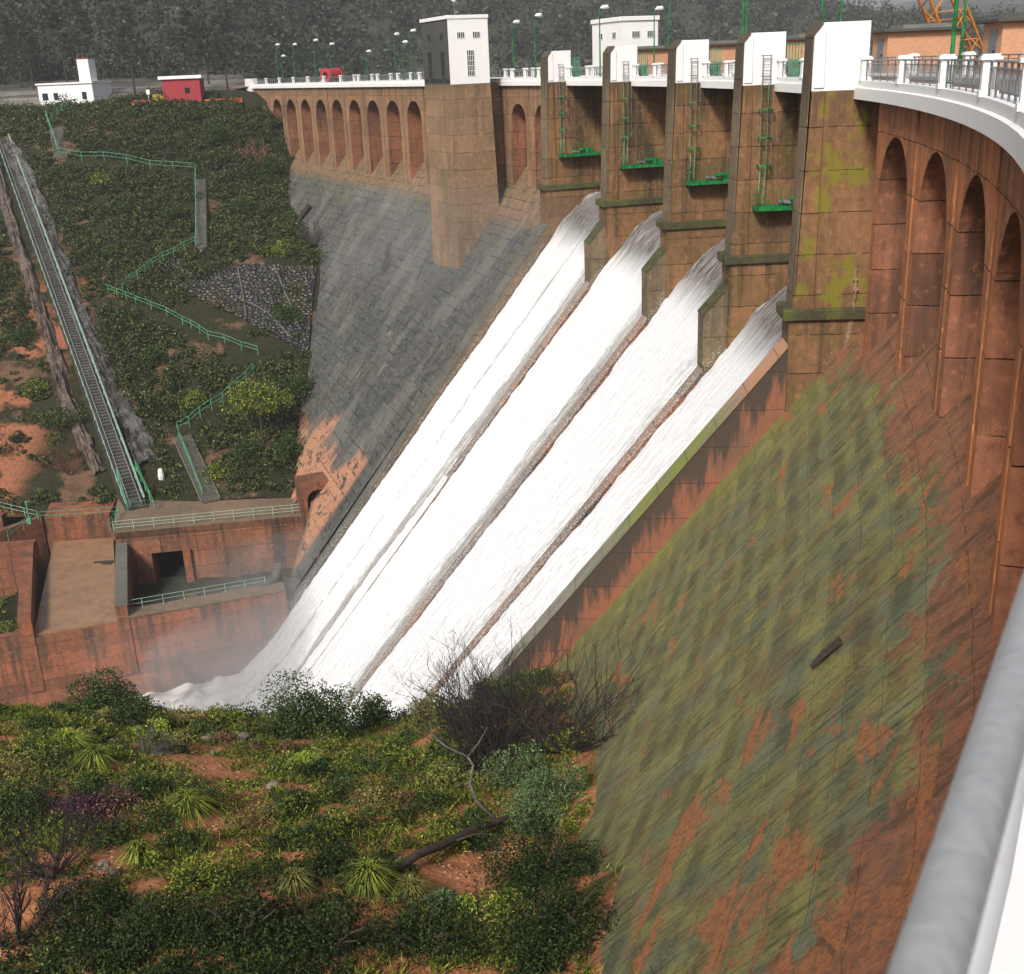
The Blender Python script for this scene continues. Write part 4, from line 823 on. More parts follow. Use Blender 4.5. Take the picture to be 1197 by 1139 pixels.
for line, w, mt, lab in (([(12, 172), (40, 225), (66, 300), (92, 370), (112, 420), (135, 470), (160, 500), (172, 548)], 1.5, 'gutter', 'rough grey rock drain on the right of the inclined track'),
                    ([(-3, 200), (12, 260), (35, 330), (58, 395), (78, 470), (98, 520), (118, 560)], .9, 'gutter2', 'narrow pinkish rock cut on the left of the inclined track')):
    m = MB(); P = np.array(onf(line, 0, 7)); T = np.gradient(P[:, :2], axis=0); T /= np.linalg.norm(T, axis=1)[:, None]; Nn = np.stack([-T[:, 1], T[:, 0]], -1); V = []
    for i, p in enumerate(P):
        ww = w*(.8+.5*random.random())
        for j, u in enumerate(np.linspace(-1, 1, 9)):
            q = p[:2]+Nn[i]*ww*u; V.append((q[0], q[1], float(far_z(q[0], q[1])) + .9*(1-u*u)**.5 + .45*random.uniform(-1, 1) - .1))
    m.add(V, V, [(i*9+j, (i+1)*9+j, (i+1)*9+j+1, i*9+j+1) for i in range(len(P)-1) for j in range(8)]); tag(m.build('rock_cut', M[mt], None, smooth=False), kind='structure')
railing([zpt(138, 560, TZ+3.2), zpt(150, 599, TZ), zpt(181, 597, TZ), zpt(160, 552, TZ+3.2)], 'green railing framing the foot of the inclined track', 1.5, 1.8, r=.07)
# rubble slope in mesh
rp = [(190, 305), (235, 300), (330, 312), (372, 318), (360, 415), (312, 418), (275, 372), (225, 370), (190, 345)]
m = MB(); us = np.linspace(0, 1, 40)
corn = [hitf(*p) for p in ((186, 312), (372, 314), (362, 420), (300, 420))]
Vv = []
for i, u in enumerate(us):
    for j, v in enumerate(us):
        px = (1-v)*((1-u)*188+u*371) + v*((1-u)*(188+95*v)+u*360); py = (1-v)*((1-u)*308+u*316) + v*((1-u)*372+u*418)
        p = hitf(px, py); Vv.append((p[0], p[1], p[2]+.35))
nv = len(us); m.add(Vv, Vv, [(i*nv+j, (i+1)*nv+j, (i+1)*nv+j+1, i*nv+j+1) for i in range(nv-1) for j in range(nv-1)])
g = G('dark_rubble', .9, .1); v = g.attr(); w = g.node('ShaderNodeTexVoronoi', {'Vector': v, 'Scale': 1.5}).outputs; w2 = g.node('ShaderNodeTexVoronoi', {'Vector': v, 'Scale': 1.5}, feature='DISTANCE_TO_EDGE').outputs[0]
c = g.mix(g.step(g.noise(v, 2.0, 4), .4, .6), (.05, .052, .055), (.15, .145, .135)); big = g.noise(v, .12, 4); c = g.mix(g.mul(g.step(big, .52, .62), .6), c, (.15, .12, .05)); c = g.mix(g.step(w2, .12, .02), c, (.012, .012, .012)); M['rubble'] = g.out(c, g.step(w2, 0, .3), 1., .5)
tag(m.build('rubble_slope', M['rubble'], None), kind='structure')
for i, ln in enumerate(([(278, 316), (284, 345), (288, 372)], [(322, 318), (335, 350), (349, 385)], [(290, 358), (315, 372), (340, 398)])):
    m = MB(); pp = onf(ln, .55, 3); m.tube(pp, .13, 5); tag(m.build('drain_pipe', M['greycop'], None), ['thin pale pipe on the left of the dark rubble slope', 'thin pale pipe on the right of the dark rubble slope', 'thin pale pipe slanting across the lower rubble slope'][i], 'pipe', 'pipes on the rubble slope')
# ================================================================== BUILDINGS ON THE LEFT BANK ROAD
def wb(x, y, z, d, rz): return np.array([x, y, z]), d, rz
e = empty('office_building', (-92, 262, -3.3), 'low white flat roofed building with a small square turret beside the road', 'building'); rz = -.22
cx, cy = zpt(79, 123.5, -3.0)[:2]; c = np.array([cx, cy, -3.2]); R_ = np.array([math.cos(rz), math.sin(rz), 0]); Q_ = np.array([-math.sin(rz), math.cos(rz), 0])
m = MB(); m.wbox(c+Q_*4+[0, 0, 2.2], (13.6, 8, 5.0), rz); m.build('walls', M['white_house'], e)
MB().wbox(c+Q_*4+[0, 0, 4.9], (14.2, 8.6, .35), rz).build('roof', M['white'], e)
MB().wbox(c+R_*4.4+Q_*3+[0, 0, 7.4], (2.8, 2.8, 5.0), rz).build('turret', M['white_house'], e)
MB().wbox(c+R_*4.4+Q_*3+[0, 0, 9.95], (3., 3., .15), rz).build('turret_roof', M['redbrick'], e)
for dx, w in ((4.6, 1.1), (-2.5, 1.1), (-5.2, 1.4)): MB().wbox(c+R_*dx-Q_*.02+[0, 0, 2.2], (w, .1, 1.5), rz).build('window', M['glass'], e)
m = MB()
for sx in (-1, 1):
    for sy in (-1, 1): b0 = c+R_*(4.4+1.1*sx)+Q_*(3+1.1*sy)+[0, 0, 10.]; m.bar(b0, b0+[0, 0, 2.6], .12)
for k in (1., 2.4):
    m.bar(c+R_*3.3+Q_*2+[0, 0, 10+k], c+R_*5.5+Q_*2+[0, 0, 10+k], .1)
m.build('aerial_frame', M['greycop'], e)
c = hitf(214, 121.5)+[0, 0, .1]; e = empty('shed', tuple(c), 'small dark red shed with a white flat roof by the road', 'shed'); rz = .03
MB().wbox(c+[0, 2, 1.6], (7.4, 4.2, 5.6), rz).build('walls', M['redbrick'], e); MB().wbox(c+[0, 2, 4.65], (8.5, 5., .6), rz).build('roof', M['white'], e); MB().wbox(c+[1.2, -.15, 2.2], (.9, .1, .9), rz).build('window', M['dark'], e)
c = hitf(188, 122); tag(MB().wbox(c+[0, .8, .6], (2.9, 1.7, 1.9), .05).wbox(c+[0, .8, 1.6], (3.0, 1.8, .12), .05).build('skip_container', M['yellow'], None, bevel=.05), 'yellow skip standing against the left side of the red shed', 'skip')
for i, (px, n, lab) in enumerate(((170, 5, 'row of low orange red road barriers left of the yellow skip'), (258, 10, 'row of low orange red road barriers right of the red shed'))):
    c = hitf(px, 122)+[0, 0, .3]; e = empty('road_barriers', tuple(c), lab, 'barrier', 'orange red barriers by the road')
    for j in range(n): MB().wbox(c+[(j-n/2)*.95, .6, .05], (.85, .4, .7)).wbox(c+[(j-n/2)*.95, .6, -.35], (.85, .7, .25)).build('barrier', M['cone'], e)
c = hitf(175, 122)+[0, 0, .9]; m = MB(); m.bar(c+[0, 0, -1.3], c+[0, 0, 1.2], .1); m.wbox(c+[0, -.05, 1.2], (.7, .06, .9)); tag(m.build('road_sign', M['lamp_white'], None), 'small white road sign by the road left of the yellow skip', 'sign')
# drum on the crest
s = 199.5; c = W(s+5, -2.6, 1.15); hd = head(s); ax = np.array([-math.sin(hd+.5), math.cos(hd+.5), 0]); e = empty('drum', (c[0], c[1], -.1), 'red round drum with a dark open end standing on the crest road at the left', 'drum')
m = MB(); m.tube([c-ax*1.6, c-ax*1.3, c+ax*1.3, c+ax*1.6], [.9, 1.15, 1.15, .9], 18); m.tube([c-ax*1.65, c-ax*1.5], 1.2, 18); m.tube([c+ax*1.5, c+ax*1.65], 1.2, 18); m.build('shell', M['red'], e, smooth=False)
m = MB(); m.tube([c+ax*1.64, c+ax*1.70], .55, 14); m.build('opening', M['dark'], e); m = MB(); m.tube([c-ax*1.70, c-ax*1.64], .55, 14); m.build('opening', M['dark'], e)
m = MB(); m.wbox(c-[0, 0, 1.15], (1.6, 1.6, .3)); m.build('stand', M['red'], e)
# loose timbers on the dam face
def onslope(s, o): return np.array(W(s, o, float(zslope(s, o))))
for (pa, pb, lab) in ((None, None, ''),):
    pass
m = MB(); m.bar(onslope(6.7, 3.35)+[0, 0, .12], onslope(6.5, 2.75)+[0, 0, .22], .16, .14); m.bar(onslope(6.6, 3.45)+[0, 0, .1], onslope(6.9, 3.1)+[0, 0, .12], .1, .08)
tag(m.build('timber', M['bark'], None), 'short dark piece of timber lying on the mossy right hand dam face', 'timber')
m = MB(); m.bar(onslope(201.4, 7.1)+[0, 0, .5], onslope(199.8, 5.3)+[0, 0, .9], .7, .6); tag(m.build('timber', M['bark'], None), 'dark log lying on the left dam face near the scrub', 'timber')
# ================================================================== VEGETATION
def foliage(name, cols, rough=.75):
    g = G(name, rough, .15); gi = g.node('ShaderNodeNewGeometry'); r = gi.outputs['Random Per Island']; v = gi.outputs['Position']
    n = g.noise(v, .55, 3); c = g.mix(g.step(r, 0., .5), cols[0], cols[1]); c = g.mix(g.step(g.add(g.mul(r, .5), g.mul(n, .7)), .5, .75), c, cols[2])
    c = g.mix(g.step(r, .93, .99), c, tuple(min(1, x*1.9) for x in cols[2])); return g.out(c)
FM = {'scrub_far': foliage('far_scrub', ((.007, .014, .005), (.020, .033, .010), (.075, .088, .026))),
      'hill_tree': foliage('hill_trees', ((.012, .018, .012), (.022, .030, .018), (.050, .056, .036))), 'shade_dark': foliage('shade_painted_leaf', ((.004, .009, .003), (.010, .020, .006), (.032, .05, .012))),  # the darkest leaf set has foreground shadow painted into its colour
      'dark': foliage('dark_leaf', ((.007, .015, .005), (.020, .038, .010), (.055, .085, .02))),
      'mid': foliage('mid_leaf', ((.014, .030, .006), (.052, .082, .012), (.18, .20, .028))),
      'bright': foliage('bright_leaf', ((.08, .15, .02), (.17, .26, .03), (.30, .34, .05))),
      'grey': foliage('grey_green_leaf', ((.035, .065, .025), (.065, .105, .038), (.115, .16, .06))),
      'olive': foliage('olive_leaf', ((.07, .075, .02), (.12, .12, .03), (.18, .165, .05))),
      'purple': foliage('purple_leaf', ((.03, .012, .022), (.06, .022, .04), (.10, .04, .06))),
      'dry': foliage('dry_leaf', ((.06, .035, .018), (.11, .06, .03), (.17, .10, .05))),
      'pine': foliage('pine_needles', ((.012, .02, .012), (.02, .03, .018), (.035, .046, .028))),
      'pink': plain('pinkish_twigs', (.33, .13, .11), .9), 'twig': plain('grey_twigs', (.075, .068, .065), .9), 'redtwig': plain('reddish_twigs', (.13, .055, .04), .9), 'darktwig': plain('dark_twigs', (.028, .022, .022), .9)}
def unit(n):
    v = rng.normal(size=(n, 3)); return v/np.linalg.norm(v, axis=1)[:, None]
def leaf_quads(Cn, Ln, Wd, up=.3):
    n = len(Cn); d = unit(n); d[:, 2] = d[:, 2]*.8+up; d /= np.linalg.norm(d, axis=1)[:, None]; s = np.cross(d, unit(n)); s /= np.linalg.norm(s, axis=1)[:, None]+1e-9
    Ln = np.broadcast_to(Ln, n)[:, None]*rng.uniform(.6, 1.3, (n, 1)); Wd = np.broadcast_to(Wd, n)[:, None]*rng.uniform(.7, 1.2, (n, 1))
    return np.stack([Cn-d*Ln/2, Cn+s*Wd/2, Cn+d*Ln/2, Cn-s*Wd/2], 1)
def quad_mesh(name, Q, mat):
    n = len(Q); me = bpy.data.meshes.new(name); me.vertices.add(4*n); me.vertices.foreach_set('co', Q.astype(np.float32).ravel())
    me.loops.add(4*n); me.loops.foreach_set('vertex_index', np.arange(4*n, dtype=np.int32)); me.polygons.add(n)
    me.polygons.foreach_set('loop_start', np.arange(0, 4*n, 4, dtype=np.int32)); me.update(calc_edges=True); me.materials.append(mat); return me
def crown(n, R, clumps=14, sub=.36, flat=.0):
    c = unit(clumps)*rng.uniform(.35, .8, (clumps, 1)); c[:, 2] = np.abs(c[:, 2])*.9+flat
    r = sub*rng.uniform(.7, 1.3, clumps); k = rng.integers(0, clumps, n); p = c[k]+unit(n)*(r[k]*rng.uniform(.45, 1.05, n)**.5)[:, None]
    return p*np.array(R)
def bush_mesh(name, kind, R, n, leaf, clumps=16, sub=.36):
    return quad_mesh(name, leaf_quads(crown(n, R, clumps, sub), leaf, leaf*.5), FM[kind])
def twigs(m, base, H_, spread, n, r0=.04, levels=3, seed=0, bend=.3, droop=0.):
    rd = random.Random(seed)
    def grow(p, d, L_, r, lv):
        pts = [p]; q = p.copy(); dd = d.copy()
        for i in range(4):
            dd = dd+np.array([rd.uniform(-1, 1), rd.uniform(-1, 1), rd.uniform(-.6, .8)-droop])*bend*.5; dd /= np.linalg.norm(dd); q = q+dd*L_/4; pts.append(q)
        m.tube(pts, list(np.linspace(r, r*.45, 5)), 4 if lv < levels else 5, False)
        if lv > 0:
            for j in range(rd.randint(3, 4)):
                t = rd.randint(1, 4); nd = dd+np.array([rd.uniform(-1, 1), rd.uniform(-1, 1), rd.uniform(-.3, .9)])*.9; nd /= np.linalg.norm(nd); grow(pts[t], nd, L_*rd.uniform(.5, .75), r*.5, lv-1)
    for i in range(n):
        a = rd.uniform(0, 2*PI); d = np.array([math.cos(a)*spread, math.sin(a)*spread, 1.]); d /= np.linalg.norm(d); grow(np.array(base, float), d, H_*rd.uniform(.45, .7), r0, levels)
    return m
# ---- far bank scrub (one mass nobody could count)
def seg_dist(P, a, b):
    d = b-a; t = np.clip(((P-a)@d)/(d@d), 0, 1); return np.linalg.norm(P-(a+t[:, None]*d), axis=1)
FAR_BUSH = []
def far_scrub():
    n = 11500; P = np.stack([rng.uniform(-150, -16, n), rng.uniform(140.6, 262, n)], -1); s, o = sov(P); z = far_z(P[:, 0], P[:, 1])
    ok = (zslope(s, o) < z-.2)
    dens = fb(P[:, 0], P[:, 1], .05, 21.); dl = fb(P[:, 0], P[:, 1], .16, 22.)
    ok &= (dens + .6*dl) > -.95
    ok &= seg_dist(P, IP[0][:2], IP[-1][:2]) > 1.9
    def pl(line, w):
        Q = [hitf(*p)[:2] for p in line]; k = np.ones(n, bool)
        for a, b in zip(Q, Q[1:]): k &= seg_dist(P, a, b) > w
        return k
    ok &= pl([(12, 172), (66, 300), (112, 420), (172, 548)], 2.1) & pl([(-3, 200), (35, 330), (78, 470), (118, 560)], 1.4)
    ok &= pl([(235, 212), (236, 296)], 2.0) & pl([(66, 150), (72, 188)], 2.) & pl([(213, 514), (248, 594)], 2.4) & pl([(70, 190), (230, 207)], 1.2) & pl([(298, 446), (209, 512)], 1.6) & pl([(128, 350), (215, 386), (303, 426)], 1.3)
    # rubble and red earth kept open
    a, b, c, d = [x[:2] for x in corn]; cc = (a+b+c+d)/4; rr = np.array([np.linalg.norm(a-b)*.46, np.linalg.norm((a+b)/2-(c+d)/2)*.52]); q = (P-cc)/rr; ok &= ((q**2).sum(1) > 1.) | (rng.random(n) < .06)
    for (px, py), r_ in (((35, 515), 6.5), ((90, 575), 4), ((12, 440), 4.5), ((20, 480), 4), ((60, 560), 3), ((178, 562), 2.0), ((8, 300), 2.5), ((150, 290), 3), ((20, 570), 3)):
        h = hitf(px, py); ok &= (np.linalg.norm(P-h[:2], axis=1) > r_) | (rng.random(n) < .12)
    ok &= P[:, 1] < 241+np.clip((-50-P[:, 0])*.45, 0, 24)
    P = P[ok]; z = z[ok]; Q = []
    for (x, y), zz in zip(P, z):
        r = rng.uniform(.6, 1.7)*(rng.uniform(1.5, 2.3) if rng.random() < .16 else 1); k = int(70+62*r)
        Q.append(leaf_quads(crown(k, (r, r, r*rng.uniform(.6, 1.)), 7, .42)+[x, y, zz-.1], .42, .26))
    Q = np.concatenate(Q); print('far scrub', len(P), len(Q)); me = quad_mesh('hillside_scrub', Q, FM['scrub_far']); tag(link('hillside_scrub', me), kind='stuff')
far_scrub()
for i, (px, py, r, hh, kd, lab) in enumerate([(150, 250, 2.6, 2.6, 'dark', 'dark rounded bush below the level green railing, left part'), (205, 255, 2.4, 2.4, 'dark', 'dark rounded bush left of the middle stair'), (285, 250, 3.2, 3.2, 'dark', 'big dark bush between the middle stair and the dam face'), (330, 300, 2.8, 2.6, 'mid', 'lighter green bush above the right corner of the rubble slope'),
     (120, 220, 2.4, 2.2, 'mid', 'lighter green bush just below the left end of the level railing'), (180, 430, 2.6, 2.4, 'dark', 'dark bush below the winding green railing'), (255, 560, 2.2, 2.2, 'mid', 'green bush at the right foot of the lower stair'), (290, 545, 2.8, 3.2, 'dark', 'dark bush below the tree with the visible trunk'), (340, 540, 2.6, 3.4, 'dark', 'dark bush left of the gallery portal'), (225, 470, 2.4, 2.2, 'mid', 'green bush above the head of the lower stair'),
     (30, 400, 2.8, 2.2, 'dark', 'dark bush at the left edge beside the pinkish rock cut'), (40, 460, 2.4, 2., 'mid', 'green bush at the left edge above the bare earth'), (130, 300, 2.2, 2., 'dark', 'dark bush in the scrub halfway between the track and the middle stair')]):
    FAR_BUSH.append((px, py, (r, r, hh), int(700*r), kd, .32, 'bush', lab, 'bush', .2))
# ---- trees on the background hills (a far wood)
def far_wood():
    Q = []; n = 14000; azs = rng.uniform(0, len(HAZ)-1.01, n); ris = (rng.random(n)**1.3)*(len(HRR)-45)
    for a, r in zip(azs, ris):
        i, j = int(a), int(r); u, v = a-i, r-j; az = HAZ[i]*(1-u)+HAZ[i+1]*u; R_ = HRR[j]*(1-v)+HRR[j+1]*v; z = HZ[i, j]*(1-u)*(1-v)+HZ[i+1, j]*u*(1-v)+HZ[i, j+1]*(1-u)*v+HZ[i+1, j+1]*u*v
        if R_-HSH[i, 0] < 55 if HSH.ndim > 1 else R_-HSH[i] < 55: continue
        x, y = R_*math.sin(az), R_*math.cos(az); k = 36 if R_ > 450 else 80; rr = rng.uniform(2.2, 5.0)*(1+R_/1800); hh = rr*rng.uniform(1.2, 2.6)
        Q.append(leaf_quads(crown(k, (rr, rr, hh), 5, .5)+[x, y, z], rr*(.40 if R_ > 450 else .28), rr*(.26 if R_ > 450 else .18)))
    Q = np.concatenate(Q); print('wood', len(Q)); tag(link('distant_wood', quad_mesh('distant_wood', Q, FM['hill_tree'])), kind='stuff')
far_wood()
# ---- pines beside the left bank road
def pine(px, py, H_, lab, k):
    c = zpt(px, py, -4.2); c[2] = min(float(far_z(c[0], c[1])), -3.2)-.3; e = empty('pine_tree', tuple(c), lab, 'pine tree', 'tall thin pines beside the left bank road')
    rd = random.Random(k); lean = np.array([rd.uniform(-.6, .6), rd.uniform(-.5, .5), 0]); pts = [c+[0, 0, H_*t]+lean*t*t*2 for t in np.linspace(0, 1, 7)]
    m = MB(); m.tube(pts, list(np.linspace(.34, .07, 7)), 7)
    Cs = []
    for i in range(34):
        t = .46+.54*((i+rd.random())/34); p = c+[0, 0, H_*t]+lean*t*t*2; a = rd.uniform(0, 2*PI); L_ = (1.15-t)*rd.uniform(2.0, 4.6)+.5; q = p+[math.cos(a)*L_, math.sin(a)*L_, rd.uniform(-.3, .8)]
        m.tube([p, p*.5+q*.5+[0, 0, .15], q], [.07, .045, .02], 4, False)
        nn_ = rd.randint(40, 95); Cs.append(q + unit(nn_)*np.array([1.15, 1.15, .55])*rng.uniform(.2, 1, (nn_, 1))); Cs.append((p*.4+q*.6)+unit(nn_//3)*np.array([.8, .8, .4])*rng.uniform(.2, 1, (nn_//3, 1)))
    m.build('trunk', M['bark'], e); Cs = np.concatenate(Cs); o = link('crown', quad_mesh('crown', leaf_quads(Cs, .55, .16), FM['pine']), None, e)
for i, (px, py, H_, lab) in enumerate([(12, 128, 24, 'leftmost tall pine, at the top left corner of the photo'), (30, 128, 21, 'dark pine left of the white building'), (43, 128, 17, 'pine in front of the left end of the white building'), (84, 128, 22, 'thin pine standing in front of the middle of the white building'),
        (111, 126, 24, 'straight thin pine in front of the right end of the white building'), (160, 124, 22, 'single pine between the white building and the red shed'), (227, 121, 22, 'pine in front of the right side of the red shed'), (247, 119, 19, 'pine just right of the red shed'), (268, 119, 20, 'pine nearest the left end of the dam crest')]): pine(px, py, H_, lab, i)
def far_plant(px, py, R_, n, kind, leaf, name, lab, cat, trunk=0.):
    c = hitf(px, py); e = empty(name, tuple(c), lab, cat); m = MB()
    m.tube([c-[0, 0, .2], c+[0, 0, trunk+R_[2]*.5]], [.22, .1], 6); m.build('trunk', M['bark'], e)
    link('crown', quad_mesh('crown', leaf_quads(crown(n, R_, 22, .34)+c+[0, 0, trunk], leaf, leaf*.5), FM[kind]), None, e)
for a_ in FAR_BUSH: far_plant(*a_)
far_plant(308, 520, (5.2, 5.2, 5.), 4200, 'mid', .36, 'tree', 'rounded green tree with a visible dark trunk right of the lower stair', 'tree', 5.0)
far_plant(352, 470, (4., 4., 4.2), 2800, 'dark', .36, 'tree', 'dark green tree against the left edge of the dam face above the gallery portal', 'tree', 1.)
far_plant(335, 375, (3., 3., 3.), 1600, 'dark', .34, 'bush', 'dark bush growing over the middle of the rubble slope', 'bush', .3)
far_plant(255, 165, (4.2, 4.2, 3.4), 2200, 'dark', .36, 'bush', 'large dark bush left of the first crest arches', 'bush', .5)
far_plant(318, 205, (3.2, 3.2, 4.2), 2000, 'dark', .36, 'bush', 'dark bush right of the pinkish bare shrub at the dam edge', 'bush', .5)
far_plant(75, 495, (4.4, 4., 2.6), 2600, 'scrub_far', .36, 'bush', 'broad dark bush above the red earth, left of the inclined track', 'bush', 0)
for px, py, H_, kind, lab in ((300, 192, 4.6, 'pink', 'pinkish bare shrub left of the first arches of the crest'), (82, 558, 4.2, 'redtwig', 'reddish bare shrub on the red earth left of the inclined track'), (365, 290, 4.6, 'twig', 'grey leafless shrub at the left edge of the dam face')):
    c = hitf(px, py); m = twigs(MB(), c, H_, .9, 11, .07, 3, int(px)); tag(m.build('bare_shrub', FM[kind], None), lab, 'shrub')
c = np.array([-31., 126., -57.]); m = twigs(MB(), c, 4.6, 1.0, 12, .06, 3, 5); tag(m.build('bare_shrub', FM['twig'], None), 'dark leafless shrub in the walled pit beside the guide wall', 'shrub')
def pit():
    Q = []
    for x, y, r, kind in [(-34, 124, 2.0, 0), (-37, 122, 2.2, 0), (-40, 120, 1.7, 0), (-31, 121, 1.8, 0), (-36, 117, 1.5, 0), (-45.5, 121, 1.8, 0), (-46, 117, 1.6, 0), (-43.5, 118, 1.3, 0), (-33, 118, 1.5, 0)]: Q.append(leaf_quads(crown(700, (r, r, r*.6), 12, .4)+[x, y, -57.3], .22, .14))
    tag(link('pit_greenery', quad_mesh('pit_greenery', np.concatenate(Q), FM['bright'])), kind='stuff')
    Q = [leaf_quads(crown(500, (r, r, r*.6), 10, .4)+[x, y, z], .3, .18) for x, y, z, r in [(-62, 124, -57, 2.5), (-66, 119, -57, 3), (-58, 118, -57, 2), (-70, 125, -57, 3), (-60, 128, -57, 2), (-44, 141.5, -50.2, 1.6), (-33, 141.5, -50.2, 1.8), (-38, 142, -50.2, 1.5), (-29, 141, -50, 1.6), (-72, 143, -50.2, 2.2), (-68, 144, -50, 2), (-78, 143, -50.2, 2.2)]]
    tag(link('bank_greenery', quad_mesh('bank_greenery', np.concatenate(Q), FM['mid'])), kind='stuff')
pit()
# small white and green bins by the foot of the incline
c = hitf(162, 560); tag(MB().wbox(c+[0, 0, .7], (.9, .8, 1.1), .3).wbox(c+[0, 0, 1.45], (.8, .7, .45), .3).build('bin', M['green'], None, bevel=.08), 'small green and white bin at the foot of the inclined track', 'bin')
c = hitf(189, 561); tag(MB().tube([c+[0, 0, .0], c+[0, 0, .5], c+[0, 0, 1.2], c+[0, 0, 1.5]], [.4, .45, .35, .2], 8).build('sack', M['lamp_white'], None), 'white sack lying on the rocks right of the inclined track foot', 'sack')
# ---- near hillside -------------------------------------------------
BARE = [(hitn(x, y)[:2], r) for x, y, r in ((245, 905, 2.0), (225, 890, 1.6), (275, 935, 1.3), (205, 828, 1.5), (175, 825, 1.2), (225, 835, 1.2), (420, 850, 1.3), (400, 862, 1.1), (490, 890, 1.2), (488, 915, 1.1), (540, 1030, 1.3), (530, 1060, .9), (555, 1010, 1.0), (225, 968, .9), (145, 1000, .9), (130, 1020, .9), (20, 1060, 1.6), (30, 1100, 1.2), (300, 1000, .4), (590, 990, 1.), (60, 830, .8))]
def near_cover():
    # grass and herbs
    n = 15000; P = np.stack([rng.uniform(-32, 4.5, n), rng.uniform(19, 64, n)], -1); s, o = sov(P); z = near_z(P[:, 0], P[:, 1]); ok = zslope(s, o) < z
    d = fb(P[:, 0], P[:, 1], .35, 31.); bare = np.zeros(n, bool)
    for c, r in BARE: bare |= np.linalg.norm(P-c, axis=1) < r*(1.05+.5*d)
    ok &= ~bare & (d > -.35); P, z, d = P[ok], z[ok], d[ok]; Q = []; Qs = []
    for (x, y), zz, dd in zip(P, z, d):
        if rng.random() < .52:
            k = rng.integers(10, 24); b = np.array([x, y, zz]) + np.c_[rng.normal(0, .12, (k, 2)), np.zeros(k)]; h = rng.uniform(.2, .5)
            dr = np.c_[rng.normal(0, .55, (k, 2)), np.ones(k)]; dr /= np.linalg.norm(dr, axis=1)[:, None]; sd = np.cross(dr, unit(k)); sd /= np.linalg.norm(sd, axis=1)[:, None]
            Q.append(np.stack([b-sd*.012, b+sd*.012, b+dr*h*.7+sd*.012, b+dr*h+[0, 0, -.04]], 1))
        else:
            r = rng.uniform(.14, .42); k = rng.integers(26, 70); Qs.append(leaf_quads(crown(k, (r, r, r*.7), 5, .45)+[x, y, zz], .11, .055))
    tag(link('grass', quad_mesh('grass', np.concatenate(Q), FM['mid'])), kind='stuff'); tag(link('ground_cover', quad_mesh('ground_cover', np.concatenate(Qs), FM['mid'])), kind='stuff')
    # waist high scrub filling the slope
    n = 780; P = np.stack([rng.uniform(-32, 3., n), rng.uniform(19, 60, n)], -1); s, o = sov(P); z = near_z(P[:, 0], P[:, 1]); ok = zslope(s, o) < z-.1; d = fb(P[:, 0], P[:, 1], .2, 33.)
    for c, r in BARE: ok &= np.linalg.norm(P-c, axis=1) > r*1.15
    ok &= d > -.22; P, z = P[ok], z[ok]; lot = {'dark': [], 'mid': [], 'olive': [], 'dry': [], 'shade_dark': []}
    for (x, y), zz in zip(P, z):
        r = rng.uniform(.45, 1.2)*(1.6 if rng.random() < .2 else 1.); kd = rng.choice(['dark', 'mid', 'olive', 'dry', 'shade_dark'], p=[.40, .27, .13, .07, .13] if y > 31 else [.2, .10, .04, .02, .64]); k = int(760*r); lf = .12 if y < 40 else .15  # scrub nearest the camera mostly takes the leaves with painted-in shadow
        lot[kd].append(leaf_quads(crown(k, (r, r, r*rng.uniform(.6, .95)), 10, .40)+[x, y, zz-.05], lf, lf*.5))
    for kd, q in lot.items():
        if q: q = np.concatenate(q); print('scrub', kd, len(q)); tag(link('low_scrub', quad_mesh('low_scrub', q, FM[kd])), kind='stuff')
near_cover()
def near_bush(px, py, R_, n, kind, leaf, lab, name='bush', cat='bush', stems=5, clumps=20, sub=.34, lift=0.):
    c = hitn(px, py); e = empty(name, tuple(c), lab, cat); rd = random.Random(int(px*7+py)); m = MB()
    for i in range(stems):
        a = rd.uniform(0, 2*PI); q = c+[math.cos(a)*R_[0]*.5, math.sin(a)*R_[1]*.5, lift+R_[2]*rd.uniform(.5, .8)]; m.tube([c-[0, 0, .2], c*.5+q*.5+[rd.uniform(-.1, .1), 0, .2], q], [.06, .04, .015], 5, False)
    m.build('stems', M['bark'], e); link('foliage', quad_mesh('foliage', leaf_quads(crown(n, R_, clumps, sub)+c+[0, 0, lift], leaf, leaf*.5), FM[kind]), None, e)
